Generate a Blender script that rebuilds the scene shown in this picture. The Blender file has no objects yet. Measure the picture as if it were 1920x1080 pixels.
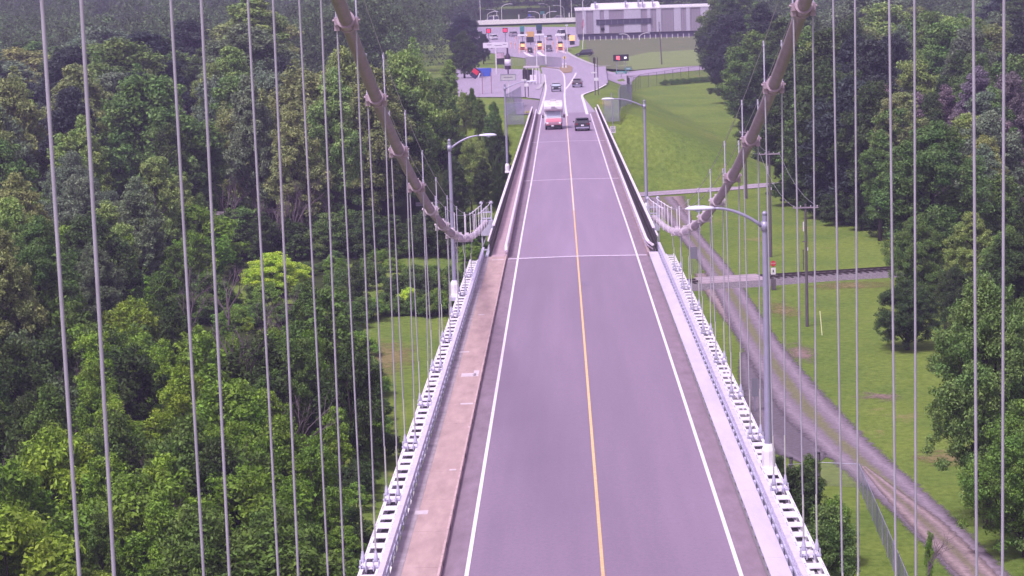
import bpy, bmesh, math, random
import numpy as np
from mathutils import Vector, Matrix
C = bpy.context.scene.collection
sc = bpy.context.scene

# ------------------------------------------------------------------ camera
CZ = 40.0
R3 = [(0.9993209856765481, 0.029207925435116015, 0.022460291143016276),
      (0.017661615145896814, 0.15525810979487858, -0.987716045578566),
      (-0.03233627895863376, 0.9874420572543475, 0.1546368281762507)]
cd = bpy.data.cameras.new('camera'); cam = bpy.data.objects.new('camera', cd); C.objects.link(cam)
cam.matrix_world = Matrix([[*R3[0], 0], [*R3[1], 0], [*R3[2], CZ], [0, 0, 0, 1]])
cd.sensor_width = 36; cd.lens = 4500 / 1920 * 36; cd.clip_start = 1; cd.clip_end = 6000
sc.camera = cam
sc.render.resolution_x = 1024; sc.render.resolution_y = 576

# ------------------------------------------------------------------ light
SUN_EL, SUN_AZ = math.radians(58), math.radians(215)     # azimuth the light comes from, clockwise from +Y
w = bpy.data.worlds.new('World'); sc.world = w; w.use_nodes = True
nt = w.node_tree; bg = nt.nodes['Background']
sky = nt.nodes.new('ShaderNodeTexSky'); sky.sky_type = 'NISHITA'; sky.sun_disc = False
sky.sun_elevation = SUN_EL; sky.sun_rotation = SUN_AZ; sky.dust_density = 3.0
hs = nt.nodes.new('ShaderNodeHueSaturation'); hs.inputs['Saturation'].default_value = 0.40
mx = nt.nodes.new('ShaderNodeMix'); mx.data_type = 'RGBA'; mx.blend_type = 'MULTIPLY'; mx.inputs[0].default_value = 1
mx.inputs[7].default_value = (1.09, 0.86, 1.13, 1)
nt.links.new(sky.outputs[0], hs.inputs['Color']); nt.links.new(hs.outputs[0], mx.inputs[6]); nt.links.new(mx.outputs[2], bg.inputs[0])
bg.inputs[1].default_value = 0.12
sl = bpy.data.lights.new('sun', 'SUN'); sun = bpy.data.objects.new('sun', sl); C.objects.link(sun)
sl.energy = 2.0; sl.angle = math.radians(10); sl.color = (1.0, 0.93, 0.95)
dv = Vector((math.sin(SUN_AZ) * math.cos(SUN_EL), math.cos(SUN_AZ) * math.cos(SUN_EL), math.sin(SUN_EL)))
sun.rotation_euler = dv.to_track_quat('Z', 'Y').to_euler(); sun.location = (0, 0, 200)
sc.view_settings.view_transform = 'Standard'; sc.view_settings.look = 'None'; sc.view_settings.gamma = 1
sc.view_settings.exposure = 0.68
sc.cycles.max_bounces = 5; sc.cycles.volume_bounces = 0; sc.cycles.transparent_max_bounces = 8

# ------------------------------------------------------------------ the lie of the land
GR = 0.04134427203977311; DZ0 = 24.98718535760658
def deckz(y): return DZ0 - GR * y
def zroad(y):
    if y < 510: return deckz(y)
    t = min(1.0, (y - 510) / 190.0)
    return max(0.0, deckz(510) * (1 - t) ** 2)
def sstep(a, b, x):
    t = min(1, max(0, (x - a) / (b - a))); return t * t * (3 - 2 * t)
def land(x, y):
    h = 0.0
    if y > 300:
        zr = zroad(max(y, 358))
        dx = max(0, x - 9.5, -46 - x); dy = max(0, 353 - y)
        h = max(0.0, zr - math.hypot(dx * 0.42, dy * 1.05))
    # gentle unevenness away from the tracks
    n = 0.25 * math.sin(x * 0.09 + 1.3) * math.sin(y * 0.07) + 0.12 * math.sin(x * 0.31 + y * 0.17)
    if x > 2 and y < 365: n *= 0.25
    if 322 < y < 362 and x > -60: n *= 0.1
    if y >= 358 and -48 < x < 11: n = -0.12
    if y > 500 and x > -50: n = -0.12
    hill = 26 * sstep(1000, 1700, y)
    return h + n + hill
def ray(x, y):
    v = Vector((x - 960, 540 - y, -4500))
    return Vector([sum(R3[i][j] * v[j] for j in range(3)) for i in range(3)])
def G(x, y, z=0.0):                       # where a sight line meets height z
    r = ray(x, y); t = (z - CZ) / r.z
    return Vector((r.x * t, r.y * t, z))
def surf(x, y): return zroad(y) if (y < 357 or -46 < x < 9.5) else land(x, y)
def T(x, y):                              # where a sight line meets the approach road or the land
    r = ray(x, y); t = 0.045; st = 0.0004
    while t < 0.4 and CZ + r.z * t > surf(r.x * t, r.y * t): t += st
    lo, hi = t - st, t
    for _ in range(20):
        m = (lo + hi) / 2
        if CZ + r.z * m > surf(r.x * m, r.y * m): lo = m
        else: hi = m
    return Vector((r.x * lo, r.y * lo, CZ + r.z * lo))

def column(x, y, z):                      # which gap between the hanger pairs a thing is seen in
    d = [x, y, z - CZ]; c = [sum(R3[i][j] * d[i] for i in range(3)) for j in range(3)]; px = 960 - 4500 * c[0] / c[2]
    for lim, w_ in ((150, 'left of the leftmost hangers'), (378, 'between first two hanger pairs'), (516, 'between second and third hanger pairs'), (607, 'between third and fourth hanger pairs'),
                    (960, 'among the close left hangers'), (1585, 'behind the right main cable'), (1690, 'between second and third last hangers'), (1852, 'between last two hanger pairs')):
        if px < lim: return w_
    return 'right of the last hangers'
# ------------------------------------------------------------------ materials
MATS = {}
def lin(c): return tuple((v / 12.92 if v <= 0.04045 else ((v + 0.055) / 1.055) ** 2.4) for v in c)
def mat(name, col, rough=0.7, metal=0.0, var=0.0, scale=3.0, emit=0.0, stretch=None, bump=0.0, col2=None, spec=0.5):
    if name in MATS: return MATS[name]
    m = bpy.data.materials.new(name); m.use_nodes = True; N = m.node_tree; L = N.links
    p = N.nodes['Principled BSDF']; p.inputs['Roughness'].default_value = rough; p.inputs['Metallic'].default_value = metal
    p.inputs['Specular IOR Level'].default_value = spec
    p.inputs['Base Color'].default_value = (*col, 1)
    if var or bump or col2:
        tc = N.nodes.new('ShaderNodeTexCoord'); mp = N.nodes.new('ShaderNodeMapping')
        L.new(tc.outputs['Object'], mp.inputs[0])
        if stretch: mp.inputs['Scale'].default_value = stretch
        n = N.nodes.new('ShaderNodeTexNoise'); n.inputs['Scale'].default_value = scale; n.inputs['Detail'].default_value = 7
        n.inputs['Roughness'].default_value = 0.65
        L.new(mp.outputs[0], n.inputs['Vector'])
        r = N.nodes.new('ShaderNodeValToRGB'); L.new(n.outputs[0], r.inputs[0])
        c2 = col2 or tuple(min(1, v * (1 + var)) for v in col)
        c1 = col if col2 else tuple(v * (1 - var) for v in col)
        r.color_ramp.elements[0].position = 0.32; r.color_ramp.elements[1].position = 0.68
        r.color_ramp.elements[0].color = (*c1, 1); r.color_ramp.elements[1].color = (*c2, 1)
        L.new(r.outputs[0], p.inputs['Base Color'])
        if bump:
            b = N.nodes.new('ShaderNodeBump'); b.inputs['Strength'].default_value = bump; L.new(n.outputs[0], b.inputs['Height'])
            L.new(b.outputs[0], p.inputs['Normal'])
    if emit:
        p.inputs['Emission Color'].default_value = (*col, 1); p.inputs['Emission Strength'].default_value = emit
    MATS[name] = m; return m

def grass_mat():
    m = bpy.data.materials.new('grass'); m.use_nodes = True; N = m.node_tree; L = N.links
    p = N.nodes['Principled BSDF']; p.inputs['Roughness'].default_value = 0.95; p.inputs['Specular IOR Level'].default_value = 0.1
    tc = N.nodes.new('ShaderNodeTexCoord')
    def noise(s, d=6, st=(1, 1, 1)):
        mp = N.nodes.new('ShaderNodeMapping'); mp.inputs['Scale'].default_value = st; L.new(tc.outputs['Object'], mp.inputs[0])
        n = N.nodes.new('ShaderNodeTexNoise'); n.inputs['Scale'].default_value = s; n.inputs['Detail'].default_value = d
        n.inputs['Roughness'].default_value = 0.7; L.new(mp.outputs[0], n.inputs['Vector']); return n.outputs[0]
    def ramp(a, b, ca, cb, src):
        r = N.nodes.new('ShaderNodeValToRGB'); r.color_ramp.elements[0].position = a; r.color_ramp.elements[1].position = b
        r.color_ramp.elements[0].color = (*ca, 1); r.color_ramp.elements[1].color = (*cb, 1); L.new(src, r.inputs[0]); return r.outputs[0]
    def mix(f, a, b, mode='MIX'):
        x = N.nodes.new('ShaderNodeMix'); x.data_type = 'RGBA'; x.blend_type = mode
        if isinstance(f, float): x.inputs[0].default_value = f
        else: L.new(f, x.inputs[0])
        L.new(a, x.inputs[6]); L.new(b, x.inputs[7]); return x.outputs[2]
    fine = ramp(0.3, 0.72, (0.105, 0.160, 0.027), (0.240, 0.325, 0.075), noise(1.6, 9))
    big = ramp(0.35, 0.7, (0.70, 0.80, 0.75), (1.18, 1.10, 0.95), noise(0.07, 8))
    c = mix(1.0, fine, big, 'MULTIPLY')
    dry = ramp(0.3, 0.7, (0.22, 0.19, 0.07), (0.36, 0.29, 0.15), noise(2.5, 8))
    c = mix(ramp(0.60, 0.74, (0, 0, 0), (1, 1, 1), noise(0.11, 6)), c, dry)
    # mowing stripes show faintly
    L.new(c, p.inputs['Base Color'])
    b = N.nodes.new('ShaderNodeBump'); b.inputs['Strength'].default_value = 0.6; b.inputs['Distance'].default_value = 0.3
    L.new(noise(3.0, 8), b.inputs['Height']); L.new(b.outputs[0], p.inputs['Normal'])
    return m
M_GRASS = grass_mat()
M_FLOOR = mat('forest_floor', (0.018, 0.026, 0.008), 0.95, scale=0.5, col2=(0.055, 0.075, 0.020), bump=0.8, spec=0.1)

def asphalt_mat(name, c, lane=False):
    m = bpy.data.materials.new(name); m.use_nodes = True; N = m.node_tree; L = N.links
    p = N.nodes['Principled BSDF']; p.inputs['Roughness'].default_value = 0.58; p.inputs['Specular IOR Level'].default_value = 0.6
    tc = N.nodes.new('ShaderNodeTexCoord')
    def noise(s, d, st=(1, 1, 1)):
        mp = N.nodes.new('ShaderNodeMapping'); mp.inputs['Scale'].default_value = st; L.new(tc.outputs['Object'], mp.inputs[0])
        n = N.nodes.new('ShaderNodeTexNoise'); n.inputs['Scale'].default_value = s; n.inputs['Detail'].default_value = d
        n.inputs['Roughness'].default_value = 0.6; L.new(mp.outputs[0], n.inputs['Vector']); return n.outputs[0]
    def mapr(src, a, b, lo, hi):
        r = N.nodes.new('ShaderNodeMapRange'); r.inputs[1].default_value = a; r.inputs[2].default_value = b
        r.inputs[3].default_value = lo; r.inputs[4].default_value = hi; L.new(src, r.inputs[0]); return r.outputs[0]
    def mul(a, b):
        r = N.nodes.new('ShaderNodeMath'); r.operation = 'MULTIPLY'; L.new(a, r.inputs[0]); L.new(b, r.inputs[1]); return r.outputs[0]
    f = mul(mapr(noise(9.0, 8), 0.3, 0.7, 0.90, 1.10), mapr(noise(0.9, 5, (1.2, 0.02, 1)), 0.3, 0.7, 0.92, 1.08))
    f = mul(f, mapr(noise(0.12, 5, (2.4, 0.25, 1)), 0.35, 0.65, 0.965, 1.03))
    f = mul(f, mapr(noise(2.2, 6, (1, 0.6, 1)), 0.66, 0.76, 1.0, 0.90))
    x = N.nodes.new('ShaderNodeMix'); x.data_type = 'RGBA'; x.blend_type = 'MULTIPLY'; x.inputs[0].default_value = 1
    x.inputs[6].default_value = (*c, 1); L.new(f, x.inputs[7]); L.new(x.outputs[2], p.inputs['Base Color'])
    b = N.nodes.new('ShaderNodeBump'); b.inputs['Strength'].default_value = 0.25; L.new(noise(20, 6), b.inputs['Height']); L.new(b.outputs[0], p.inputs['Normal'])
    return m
M_ASPH = asphalt_mat('asphalt', (0.236, 0.172, 0.248))
M_ASPH2 = asphalt_mat('shoulder_asphalt', (0.235, 0.185, 0.245))
M_ASPH3 = asphalt_mat('worn_glare_asphalt', (0.36, 0.30, 0.40))  # worn asphalt, base colour lightened to carry the glare on far paving
M_WHITE = mat('white_line', (0.80, 0.74, 0.82), 0.7, var=0.12, scale=6)
M_YELLOW = mat('yellow_line', (0.74, 0.50, 0.25), 0.7, var=0.15, scale=5)
M_WALK = mat('walkway_concrete', (0.36, 0.255, 0.245), 0.9, scale=2.2, col2=(0.50, 0.36, 0.345), bump=0.08, stretch=(1, .22, 1))
M_WALKG = mat('walkway_edge_concrete', (0.33, 0.275, 0.315), 0.9, var=0.25, scale=1.5)
M_KERB = mat('kerb_concrete', (0.38, 0.28, 0.29), 0.9, var=0.2, scale=3)
M_STRIP = mat('painted_steel_plate', (0.60, 0.54, 0.68), 0.5, var=0.12, scale=1.2, stretch=(1, .2, 1))
M_STEEL = mat('white_painted_steel', (0.80, 0.76, 0.84), 0.45, var=0.12, scale=2.5)
M_STEELB = mat('bluish_painted_steel', (0.50, 0.48, 0.62), 0.45, var=0.15, scale=3)
M_CABLE = mat('painted_cable', (0.27, 0.215, 0.255), 0.55, var=0.14, scale=1.6)
M_CWHITE = mat('white_cable_wrap', (0.52, 0.45, 0.52), 0.5, var=0.18, scale=2.5)
M_ROPE = mat('galvanised_rope', (0.34, 0.325, 0.39), 0.5, var=0.12, scale=2)
M_SLEEVE = mat('pale_rope_sleeve', (0.43, 0.43, 0.42), 0.5, var=0.1)
M_DARK = mat('dark_rail', (0.045, 0.034, 0.05), 0.6)
M_GALV = mat('galvanised_steel', (0.33, 0.32, 0.44), 0.45, 0.3, var=0.1, scale=1.5)
M_LAMPH = mat('lamp_head_paint', (0.66, 0.66, 0.82), 0.4)
M_WOOD = mat('weathered_pole_wood', (0.115, 0.095, 0.12), 0.9, var=0.3, scale=2, stretch=(4, 4, .4))
M_BARK = mat('bark', (0.045, 0.034, 0.034), 0.95, var=0.35, scale=3, stretch=(3, 3, .6), bump=0.6)
M_BARE = mat('bare_bark', (0.15, 0.115, 0.135), 0.95, var=0.3, scale=3)
M_GRAVEL = mat('ballast', (0.10, 0.085, 0.11), 0.95, scale=5, col2=(0.25, 0.22, 0.24), bump=0.8)
M_RUST = mat('rusty_rail', (0.045, 0.028, 0.035), 0.6, var=0.3)
M_TIE = mat('tie_wood', (0.05, 0.04, 0.045), 0.9, var=0.3)
M_BLACK = mat('black_plastic', (0.012, 0.011, 0.016), 0.5)
M_GLASS = mat('dark_glass', (0.02, 0.022, 0.035), 0.08, spec=0.8)
M_GLASSL = mat('reflection_tinted_glass', (0.42, 0.48, 0.58), 0.1, spec=0.8)  # pale base colour stands for the bright reflection in the glass
M_CONC = mat('pale_concrete', (0.46, 0.42, 0.47), 0.85, var=0.12, scale=0.6)
M_CHROME = mat('chrome', (0.7, 0.7, 0.75), 0.2, 1.0)
M_RED = mat('red_lens', (0.16, 0.012, 0.02), 0.3)
M_SIGNW = mat('white_sign_sheet', (0.74, 0.70, 0.78), 0.5)

def leaf_mat():
    m = bpy.data.materials.new('foliage'); m.use_nodes = True; N = m.node_tree; L = N.links
    for n in list(N.nodes): N.nodes.remove(n)
    out = N.nodes.new('ShaderNodeOutputMaterial'); oi = N.nodes.new('ShaderNodeObjectInfo'); ge = N.nodes.new('ShaderNodeNewGeometry')
    r = N.nodes.new('ShaderNodeMapRange'); r.inputs[3].default_value = 0.62; r.inputs[4].default_value = 1.72
    L.new(ge.outputs['Random Per Island'], r.inputs[0])
    mlt = N.nodes.new('ShaderNodeMix'); mlt.data_type = 'RGBA'; mlt.blend_type = 'MULTIPLY'; mlt.inputs[0].default_value = 1
    L.new(oi.outputs['Color'], mlt.inputs[6]); L.new(r.outputs[0], mlt.inputs[7])
    hs = N.nodes.new('ShaderNodeHueSaturation')
    h = N.nodes.new('ShaderNodeMapRange'); h.inputs[1].default_value = .3; h.inputs[2].default_value = .7; h.inputs[3].default_value = 0.488; h.inputs[4].default_value = 0.522
    tc = N.nodes.new('ShaderNodeTexCoord'); nz = N.nodes.new('ShaderNodeTexNoise'); nz.inputs['Scale'].default_value = 0.5
    L.new(tc.outputs['Object'], nz.inputs['Vector']); L.new(nz.outputs[0], h.inputs[0]); L.new(h.outputs[0], hs.inputs['Hue'])
    L.new(mlt.outputs[2], hs.inputs['Color'])
    d = N.nodes.new('ShaderNodeBsdfPrincipled'); d.inputs['Roughness'].default_value = 0.6; d.inputs['Specular IOR Level'].default_value = 0.25
    t = N.nodes.new('ShaderNodeBsdfTranslucent'); mi = N.nodes.new('ShaderNodeMixShader'); mi.inputs[0].default_value = 0.28
    L.new(hs.outputs[0], d.inputs['Base Color']); L.new(hs.outputs[0], t.inputs[0])
    L.new(d.outputs[0], mi.inputs[1]); L.new(t.outputs[0], mi.inputs[2]); L.new(mi.outputs[0], out.inputs[0])
    return m
M_LEAF = leaf_mat()

# ------------------------------------------------------------------ mesh helpers
ORD = 'first second third fourth fifth sixth seventh eighth ninth tenth eleventh twelfth thirteenth fourteenth fifteenth sixteenth seventeenth eighteenth nineteenth twentieth twenty-first twenty-second twenty-third twenty-fourth twenty-fifth twenty-sixth twenty-seventh twenty-eighth twenty-ninth thirtieth'.split()
class MB:
    def __init__(s): s.v = []; s.f = []; s.mi = []; s.cur = 0
    def add(s, vs, fs):
        o = len(s.v); s.v += [tuple(v) for v in vs]; s.f += [tuple(i + o for i in f) for f in fs]; s.mi += [s.cur] * len(fs); return s
    def box(s, c, d, rz=0.0, top=(1, 1), M=None):
        hx, hy, hz = d[0] / 2, d[1] / 2, d[2] / 2; vs = []
        for z, k in ((-hz, (1, 1)), (hz, top)):
            for x, y in ((-hx, -hy), (hx, -hy), (hx, hy), (-hx, hy)):
                v = Vector((x * k[0], y * k[1], z))
                if M is not None: v = M @ v
                elif rz: v = Vector((v.x * math.cos(rz) - v.y * math.sin(rz), v.x * math.sin(rz) + v.y * math.cos(rz), v.z))
                vs.append((c[0] + v.x, c[1] + v.y, c[2] + v.z))
        return s.add(vs, [(3, 2, 1, 0), (4, 5, 6, 7), (0, 1, 5, 4), (1, 2, 6, 5), (2, 3, 7, 6), (3, 0, 4, 7)])
    def bar(s, a, b, wd, h=None):
        a, b = Vector(a), Vector(b); d = b - a; h = h or wd
        if d.length < 1e-6: return s
        q = d.to_track_quat('Y', 'Z').to_matrix()
        return s.box((a + b) / 2, (wd, d.length, h), M=q)
    def tube(s, pts, rad, n=8, cap=True):
        pts = [Vector(p) for p in pts]; k = len(pts)
        rads = rad if isinstance(rad, (list, tuple)) else [rad] * k
        vs, fs = [], []; up = None
        for i, p in enumerate(pts):
            d = (pts[min(i + 1, k - 1)] - pts[max(i - 1, 0)]).normalized()
            if up is None:
                up = Vector((0, 0, 1)) if abs(d.z) < 0.9 else Vector((1, 0, 0))
            u = d.cross(up)
            if u.length < 1e-4: u = d.orthogonal()
            u.normalize(); v = u.cross(d); up = v
            for j in range(n):
                a = 2 * math.pi * j / n
                vs.append(p + (u * math.cos(a) + v * math.sin(a)) * rads[i])
        for i in range(k - 1):
            for j in range(n):
                fs.append((i * n + j, i * n + (j + 1) % n, (i + 1) * n + (j + 1) % n, (i + 1) * n + j))
        if cap: fs.append(tuple(range(n))[::-1]); fs.append(tuple(range((k - 1) * n, k * n)))
        return s.add(vs, fs)
    def lathe(s, c, prof, n=14):
        vs, fs = [], []
        for r, z in prof:
            for j in range(n):
                a = 2 * math.pi * j / n; vs.append((c[0] + r * math.cos(a), c[1] + r * math.sin(a), c[2] + z))
        for i in range(len(prof) - 1):
            for j in range(n): fs.append((i * n + j, i * n + (j + 1) % n, (i + 1) * n + (j + 1) % n, (i + 1) * n + j))
        fs.append(tuple(range(n))[::-1]); fs.append(tuple(range((len(prof) - 1) * n, len(prof) * n)))
        return s.add(vs, fs)
    def prism(s, poly, x0, x1):               # (y,z) outline pushed along x
        n = len(poly); vs = [(x0, y, z) for y, z in poly] + [(x1, y, z) for y, z in poly]
        fs = [(i, (i + 1) % n, n + (i + 1) % n, n + i) for i in range(n)] + [tuple(range(n))[::-1], tuple(range(n, 2 * n))]
        return s.add(vs, fs)
    def build(s, name, m, parent=None, smooth=False, bevel=0, loc=None):
        me = bpy.data.meshes.new(name); me.from_pydata(s.v, [], s.f)
        ms = m if isinstance(m, (list, tuple)) else [m]
        for q in ms: me.materials.append(q)
        if len(ms) > 1: me.polygons.foreach_set('material_index', s.mi)
        bm = bmesh.new(); bm.from_mesh(me); bmesh.ops.recalc_face_normals(bm, faces=bm.faces)
        if bevel: bmesh.ops.bevel(bm, geom=list(bm.edges), offset=bevel, segments=2, affect='EDGES', clamp_overlap=True)
        bm.to_mesh(me); bm.free()
        if smooth: me.polygons.foreach_set('use_smooth', [True] * len(me.polygons))
        me.update()
        o = bpy.data.objects.new(name, me); C.objects.link(o)
        if parent is not None: o.parent = parent
        if loc is not None: o.location = loc
        return o
def tag(o, label=None, cat=None, group=None, kind=None):
    if label: o['label'] = label
    if cat: o['category'] = cat
    if group: o['group'] = group
    if kind: o['kind'] = kind
    return o
def thing(name, label, cat, loc=(0, 0, 0), rz=0.0, group=None):
    o = bpy.data.objects.new(name, None); C.objects.link(o); o.location = loc; o.rotation_euler = (0, 0, rz)
    o.empty_display_size = 0.5
    return tag(o, label, cat, group)
def copy_tree(o, parent=None):
    c = o.copy(); C.objects.link(c); c.parent = parent
    for ch in list(o.children): copy_tree(ch, c)
    return c
def struct(o): o['kind'] = 'structure'; return o

# ------------------------------------------------------------------ ground
def terrain():
    xs = list(np.concatenate([[-2500, -1400, -900, -600, -450, -340, -260, -200, -160], np.arange(-130, -50, 8), np.arange(-50, 45, 3.0), np.arange(45, 140, 8),
              [160, 200, 260, 340, 450, 600, 900, 1400, 2500]]))
    ys = list(np.concatenate([[-300, -100, 0, 60], np.arange(90, 330, 6), np.arange(330, 720, 4.0), np.arange(720, 1000, 20), np.arange(1000, 1800, 50), [2000, 2500, 3500, 5000]]))
    v = [(x, y, land(x, y)) for y in ys for x in xs]; n = len(xs)
    f = [(j * n + i, j * n + i + 1, (j + 1) * n + i + 1, (j + 1) * n + i) for j in range(len(ys) - 1) for i in range(n - 1)]
    m = MB(); m.v = v; m.f = f; m.mi = [0] * len(f)
    o = struct(m.build('ground', M_GRASS, smooth=True)); return o
terrain()
def sheet(name, poly, m, dz, ystep=5, xstep=5, parent=None, hf=None, inset=None):
    """a thin sheet laid on the land inside an outline of (x, y) points"""
    bm = bmesh.new(); vs = [bm.verts.new((p[0], p[1], 0)) for p in poly]; bm.faces.new(vs)
    bmesh.ops.triangulate(bm, faces=bm.faces[:])
    ylo, yhi = min(p[1] for p in poly), max(p[1] for p in poly); xlo, xhi = min(p[0] for p in poly), max(p[0] for p in poly)
    def cut(co, no):
        bmesh.ops.bisect_plane(bm, geom=bm.verts[:] + bm.edges[:] + bm.faces[:], dist=1e-4, plane_co=co, plane_no=no)
    y = math.ceil(ylo / ystep) * ystep
    while y < yhi: cut((0, y, 0), (0, 1, 0)); y += ystep
    x = math.ceil(xlo / xstep) * xstep
    while x < xhi: cut((x, 0, 0), (1, 0, 0)); x += xstep
    hf = hf or land
    for v in bm.verts: v.co.z = hf(v.co.x, v.co.y) + dz
    bmesh.ops.recalc_face_normals(bm, faces=bm.faces)
    for f_ in bm.faces:
        if f_.normal.z < 0: f_.normal_flip()
    me = bpy.data.meshes.new(name); bm.to_mesh(me); bm.free(); me.materials.append(m)
    o = bpy.data.objects.new(name, me); C.objects.link(o)
    if parent: o.parent = parent
    else: struct(o)
    return o
def strip(name, pts, wd, m, dz, parent=None, hf=None, seg=3.0):
    """ribbon along a polyline; wd is a width or a list of widths"""
    P = [Vector((p[0], p[1], 0)) for p in pts]; W = wd if isinstance(wd, (list, tuple)) else [wd] * len(P)
    Q, WW = [], []
    for i in range(len(P) - 1):
        k = max(1, int((P[i + 1] - P[i]).length / seg))
        for j in range(k):
            t = j / k
            p0, p1, p2, p3 = P[max(0, i - 1)], P[i], P[i + 1], P[min(len(P) - 1, i + 2)]
            q = 0.5 * ((2 * p1) + (p2 - p0) * t + (2 * p0 - 5 * p1 + 4 * p2 - p3) * t * t + (3 * p1 - p0 - 3 * p2 + p3) * t ** 3)
            Q.append(q); WW.append(W[i] * (1 - t) + W[i + 1] * t)
    Q.append(P[-1]); WW.append(W[-1])
    hf = hf or land; v, f, uv = [], [], []
    ncol = 4
    for i, q in enumerate(Q):
        d = (Q[min(i + 1, len(Q) - 1)] - Q[max(i - 1, 0)]).normalized(); nrm = Vector((d.y, -d.x, 0))
        for c in range(ncol + 1):
            s = (c / ncol - 0.5); p = q + nrm * WW[i] * s; v.append((p.x, p.y, hf(p.x, p.y) + dz))
    for i in range(len(Q) - 1):
        for c in range(ncol):
            a = i * (ncol + 1) + c; f.append((a, a + 1, a + ncol + 2, a + ncol + 1))
    me = bpy.data.meshes.new(name); me.from_pydata(v, [], f); me.materials.append(m)
    ul = me.uv_layers.new(name='UVMap')
    for poly in me.polygons:
        for li in poly.loop_indices:
            vi = me.loops[li].vertex_index; ul.data[li].uv = ((vi % (ncol + 1)) / ncol, (vi // (ncol + 1)) * 0.3)
    me.update()
    if me.polygons[0].normal.z < 0: me.flip_normals()
    o = bpy.data.objects.new(name, me); C.objects.link(o)
    if parent: o.parent = parent
    else: struct(o)
    return o
def track_mat(name, rut, mid, edge_alpha=True, ruts=True):
    m = bpy.data.materials.new(name); m.use_nodes = True; N = m.node_tree; L = N.links
    p = N.nodes['Principled BSDF']; p.inputs['Roughness'].default_value = 0.95; p.inputs['Specular IOR Level'].default_value = 0.15
    tc = N.nodes.new('ShaderNodeTexCoord'); sp = N.nodes.new('ShaderNodeSeparateXYZ'); L.new(tc.outputs['UV'], sp.inputs[0])
    def noise(s, d=7):
        n = N.nodes.new('ShaderNodeTexNoise'); n.inputs['Scale'].default_value = s; n.inputs['Detail'].default_value = d
        n.inputs['Roughness'].default_value = 0.7; L.new(tc.outputs['Object'], n.inputs['Vector']); return n.outputs[0]
    def mth(op, a, b=None, c=None):
        x = N.nodes.new('ShaderNodeMath'); x.operation = op
        for i, q in enumerate((a, b, c)):
            if q is None: continue
            if isinstance(q, (int, float)): x.inputs[i].default_value = q
            else: L.new(q, x.inputs[i])
        return x.outputs[0]
    off = mth('ABSOLUTE', mth('SUBTRACT', sp.outputs[0], 0.5))        # 0 centre .. 0.5 edge
    wob = mth('MULTIPLY', mth('SUBTRACT', noise(0.5), 0.5), 0.22)
    o2 = mth('ADD', off, wob)
    r = N.nodes.new('ShaderNodeValToRGB'); L.new(o2, r.inputs[0]); e = r.color_ramp.elements
    e[0].position = 0.04; e[0].color = (*mid, 1); e[1].position = 0.14; e[1].color = (*rut, 1)
    x = e.new(0.26); x.color = tuple(v * 1.35 for v in rut) + (1,); x = e.new(0.36); x.color = tuple(v * 0.85 for v in rut) + (1,)
    if not ruts: e[0].color = (*rut, 1)
    mul = N.nodes.new('ShaderNodeMix'); mul.data_type = 'RGBA'; mul.blend_type = 'MULTIPLY'; mul.inputs[0].default_value = 1
    mr = N.nodes.new('ShaderNodeMapRange'); mr.inputs[1].default_value = 0.3; mr.inputs[2].default_value = 0.7; mr.inputs[3].default_value = 0.7; mr.inputs[4].default_value = 1.3
    L.new(noise(3.0, 9), mr.inputs[0]); L.new(r.outputs[0], mul.inputs[6]); L.new(mr.outputs[0], mul.inputs[7]); L.new(mul.outputs[2], p.inputs['Base Color'])
    if edge_alpha:
        a = N.nodes.new('ShaderNodeMapRange'); a.inputs[1].default_value = 0.37; a.inputs[2].default_value = 0.47; a.inputs[3].default_value = 1; a.inputs[4].default_value = 0
        L.new(mth('ADD', off, mth('MULTIPLY', mth('SUBTRACT', noise(1.2), 0.5), 0.28)), a.inputs[0]); L.new(a.outputs[0], p.inputs['Alpha'])
    b = N.nodes.new('ShaderNodeBump'); b.inputs['Strength'].default_value = 0.5; L.new(noise(6), b.inputs['Height']); L.new(b.outputs[0], p.inputs['Normal'])
    return m
M_TRACK = track_mat('gravel_track', (0.215, 0.175, 0.215), (0.185, 0.18, 0.105))
M_TRACK2 = track_mat('gravel_plain', (0.15, 0.125, 0.155), (0.15, 0.125, 0.155), ruts=False)
M_TRACKP = track_mat('pink_gravel', (0.26, 0.20, 0.21), (0.20, 0.175, 0.13))
M_LANE = track_mat('lane_paving', (0.36, 0.30, 0.37), (0.36, 0.30, 0.37), ruts=False)
M_DRY = track_mat('dry_grass', (0.20, 0.165, 0.09), (0.16, 0.15, 0.07), ruts=False)

strip('track', [(13.6, 333), (14.4, 318), (15.6, 289), (16.6, 270), (17.1, 255), (17.4, 236), (17.7, 219), (18.4, 200), (19.2, 186), (20.7, 172), (22.5, 157.7), (24.0, 142), (25.6, 120), (28, 80)],
      [4.0, 3.6, 3.3, 3.4, 3.6, 3.9, 4.3, 5.0, 5.4, 4.8, 4.2, 3.9, 3.9, 3.9], M_TRACK, 0.05)
strip('gravel_patch', [(16.4, 214), (16.4, 204), (16.6, 192), (16.8, 181), (17.0, 173), (17.2, 168.5)], [1.5, 4.0, 5.6, 6.2, 4.6, 0.6], M_TRACK2, 0.03)
strip('gravel_patch', [(13.2, 334), (13.9, 324), (14.6, 312), (15.3, 296)], [8.5, 6.5, 4.6, 2.0], M_TRACKP, 0.04)
strip('pink_track', [(24.6, 133), (24.0, 140), (22.8, 152), (21.8, 160), (20.9, 168)], [2.4, 2.7, 2.6, 1.6, 0.4], M_TRACKP, 0.07)
strip('side_road', [(-60, 329), (-20, 333), (6, 336), (20, 340), (33, 345), (60, 350), (120, 350)], 5.8, M_LANE, 0.08, seg=4)
# second pair of ruts that forks off south of the railway
strip('track', [(15.6, 262), (15.9, 250), (16.6, 236), (17.2, 222)], [3.4, 3.2, 3.6, 3.0], M_TRACKP, 0.045)

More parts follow.
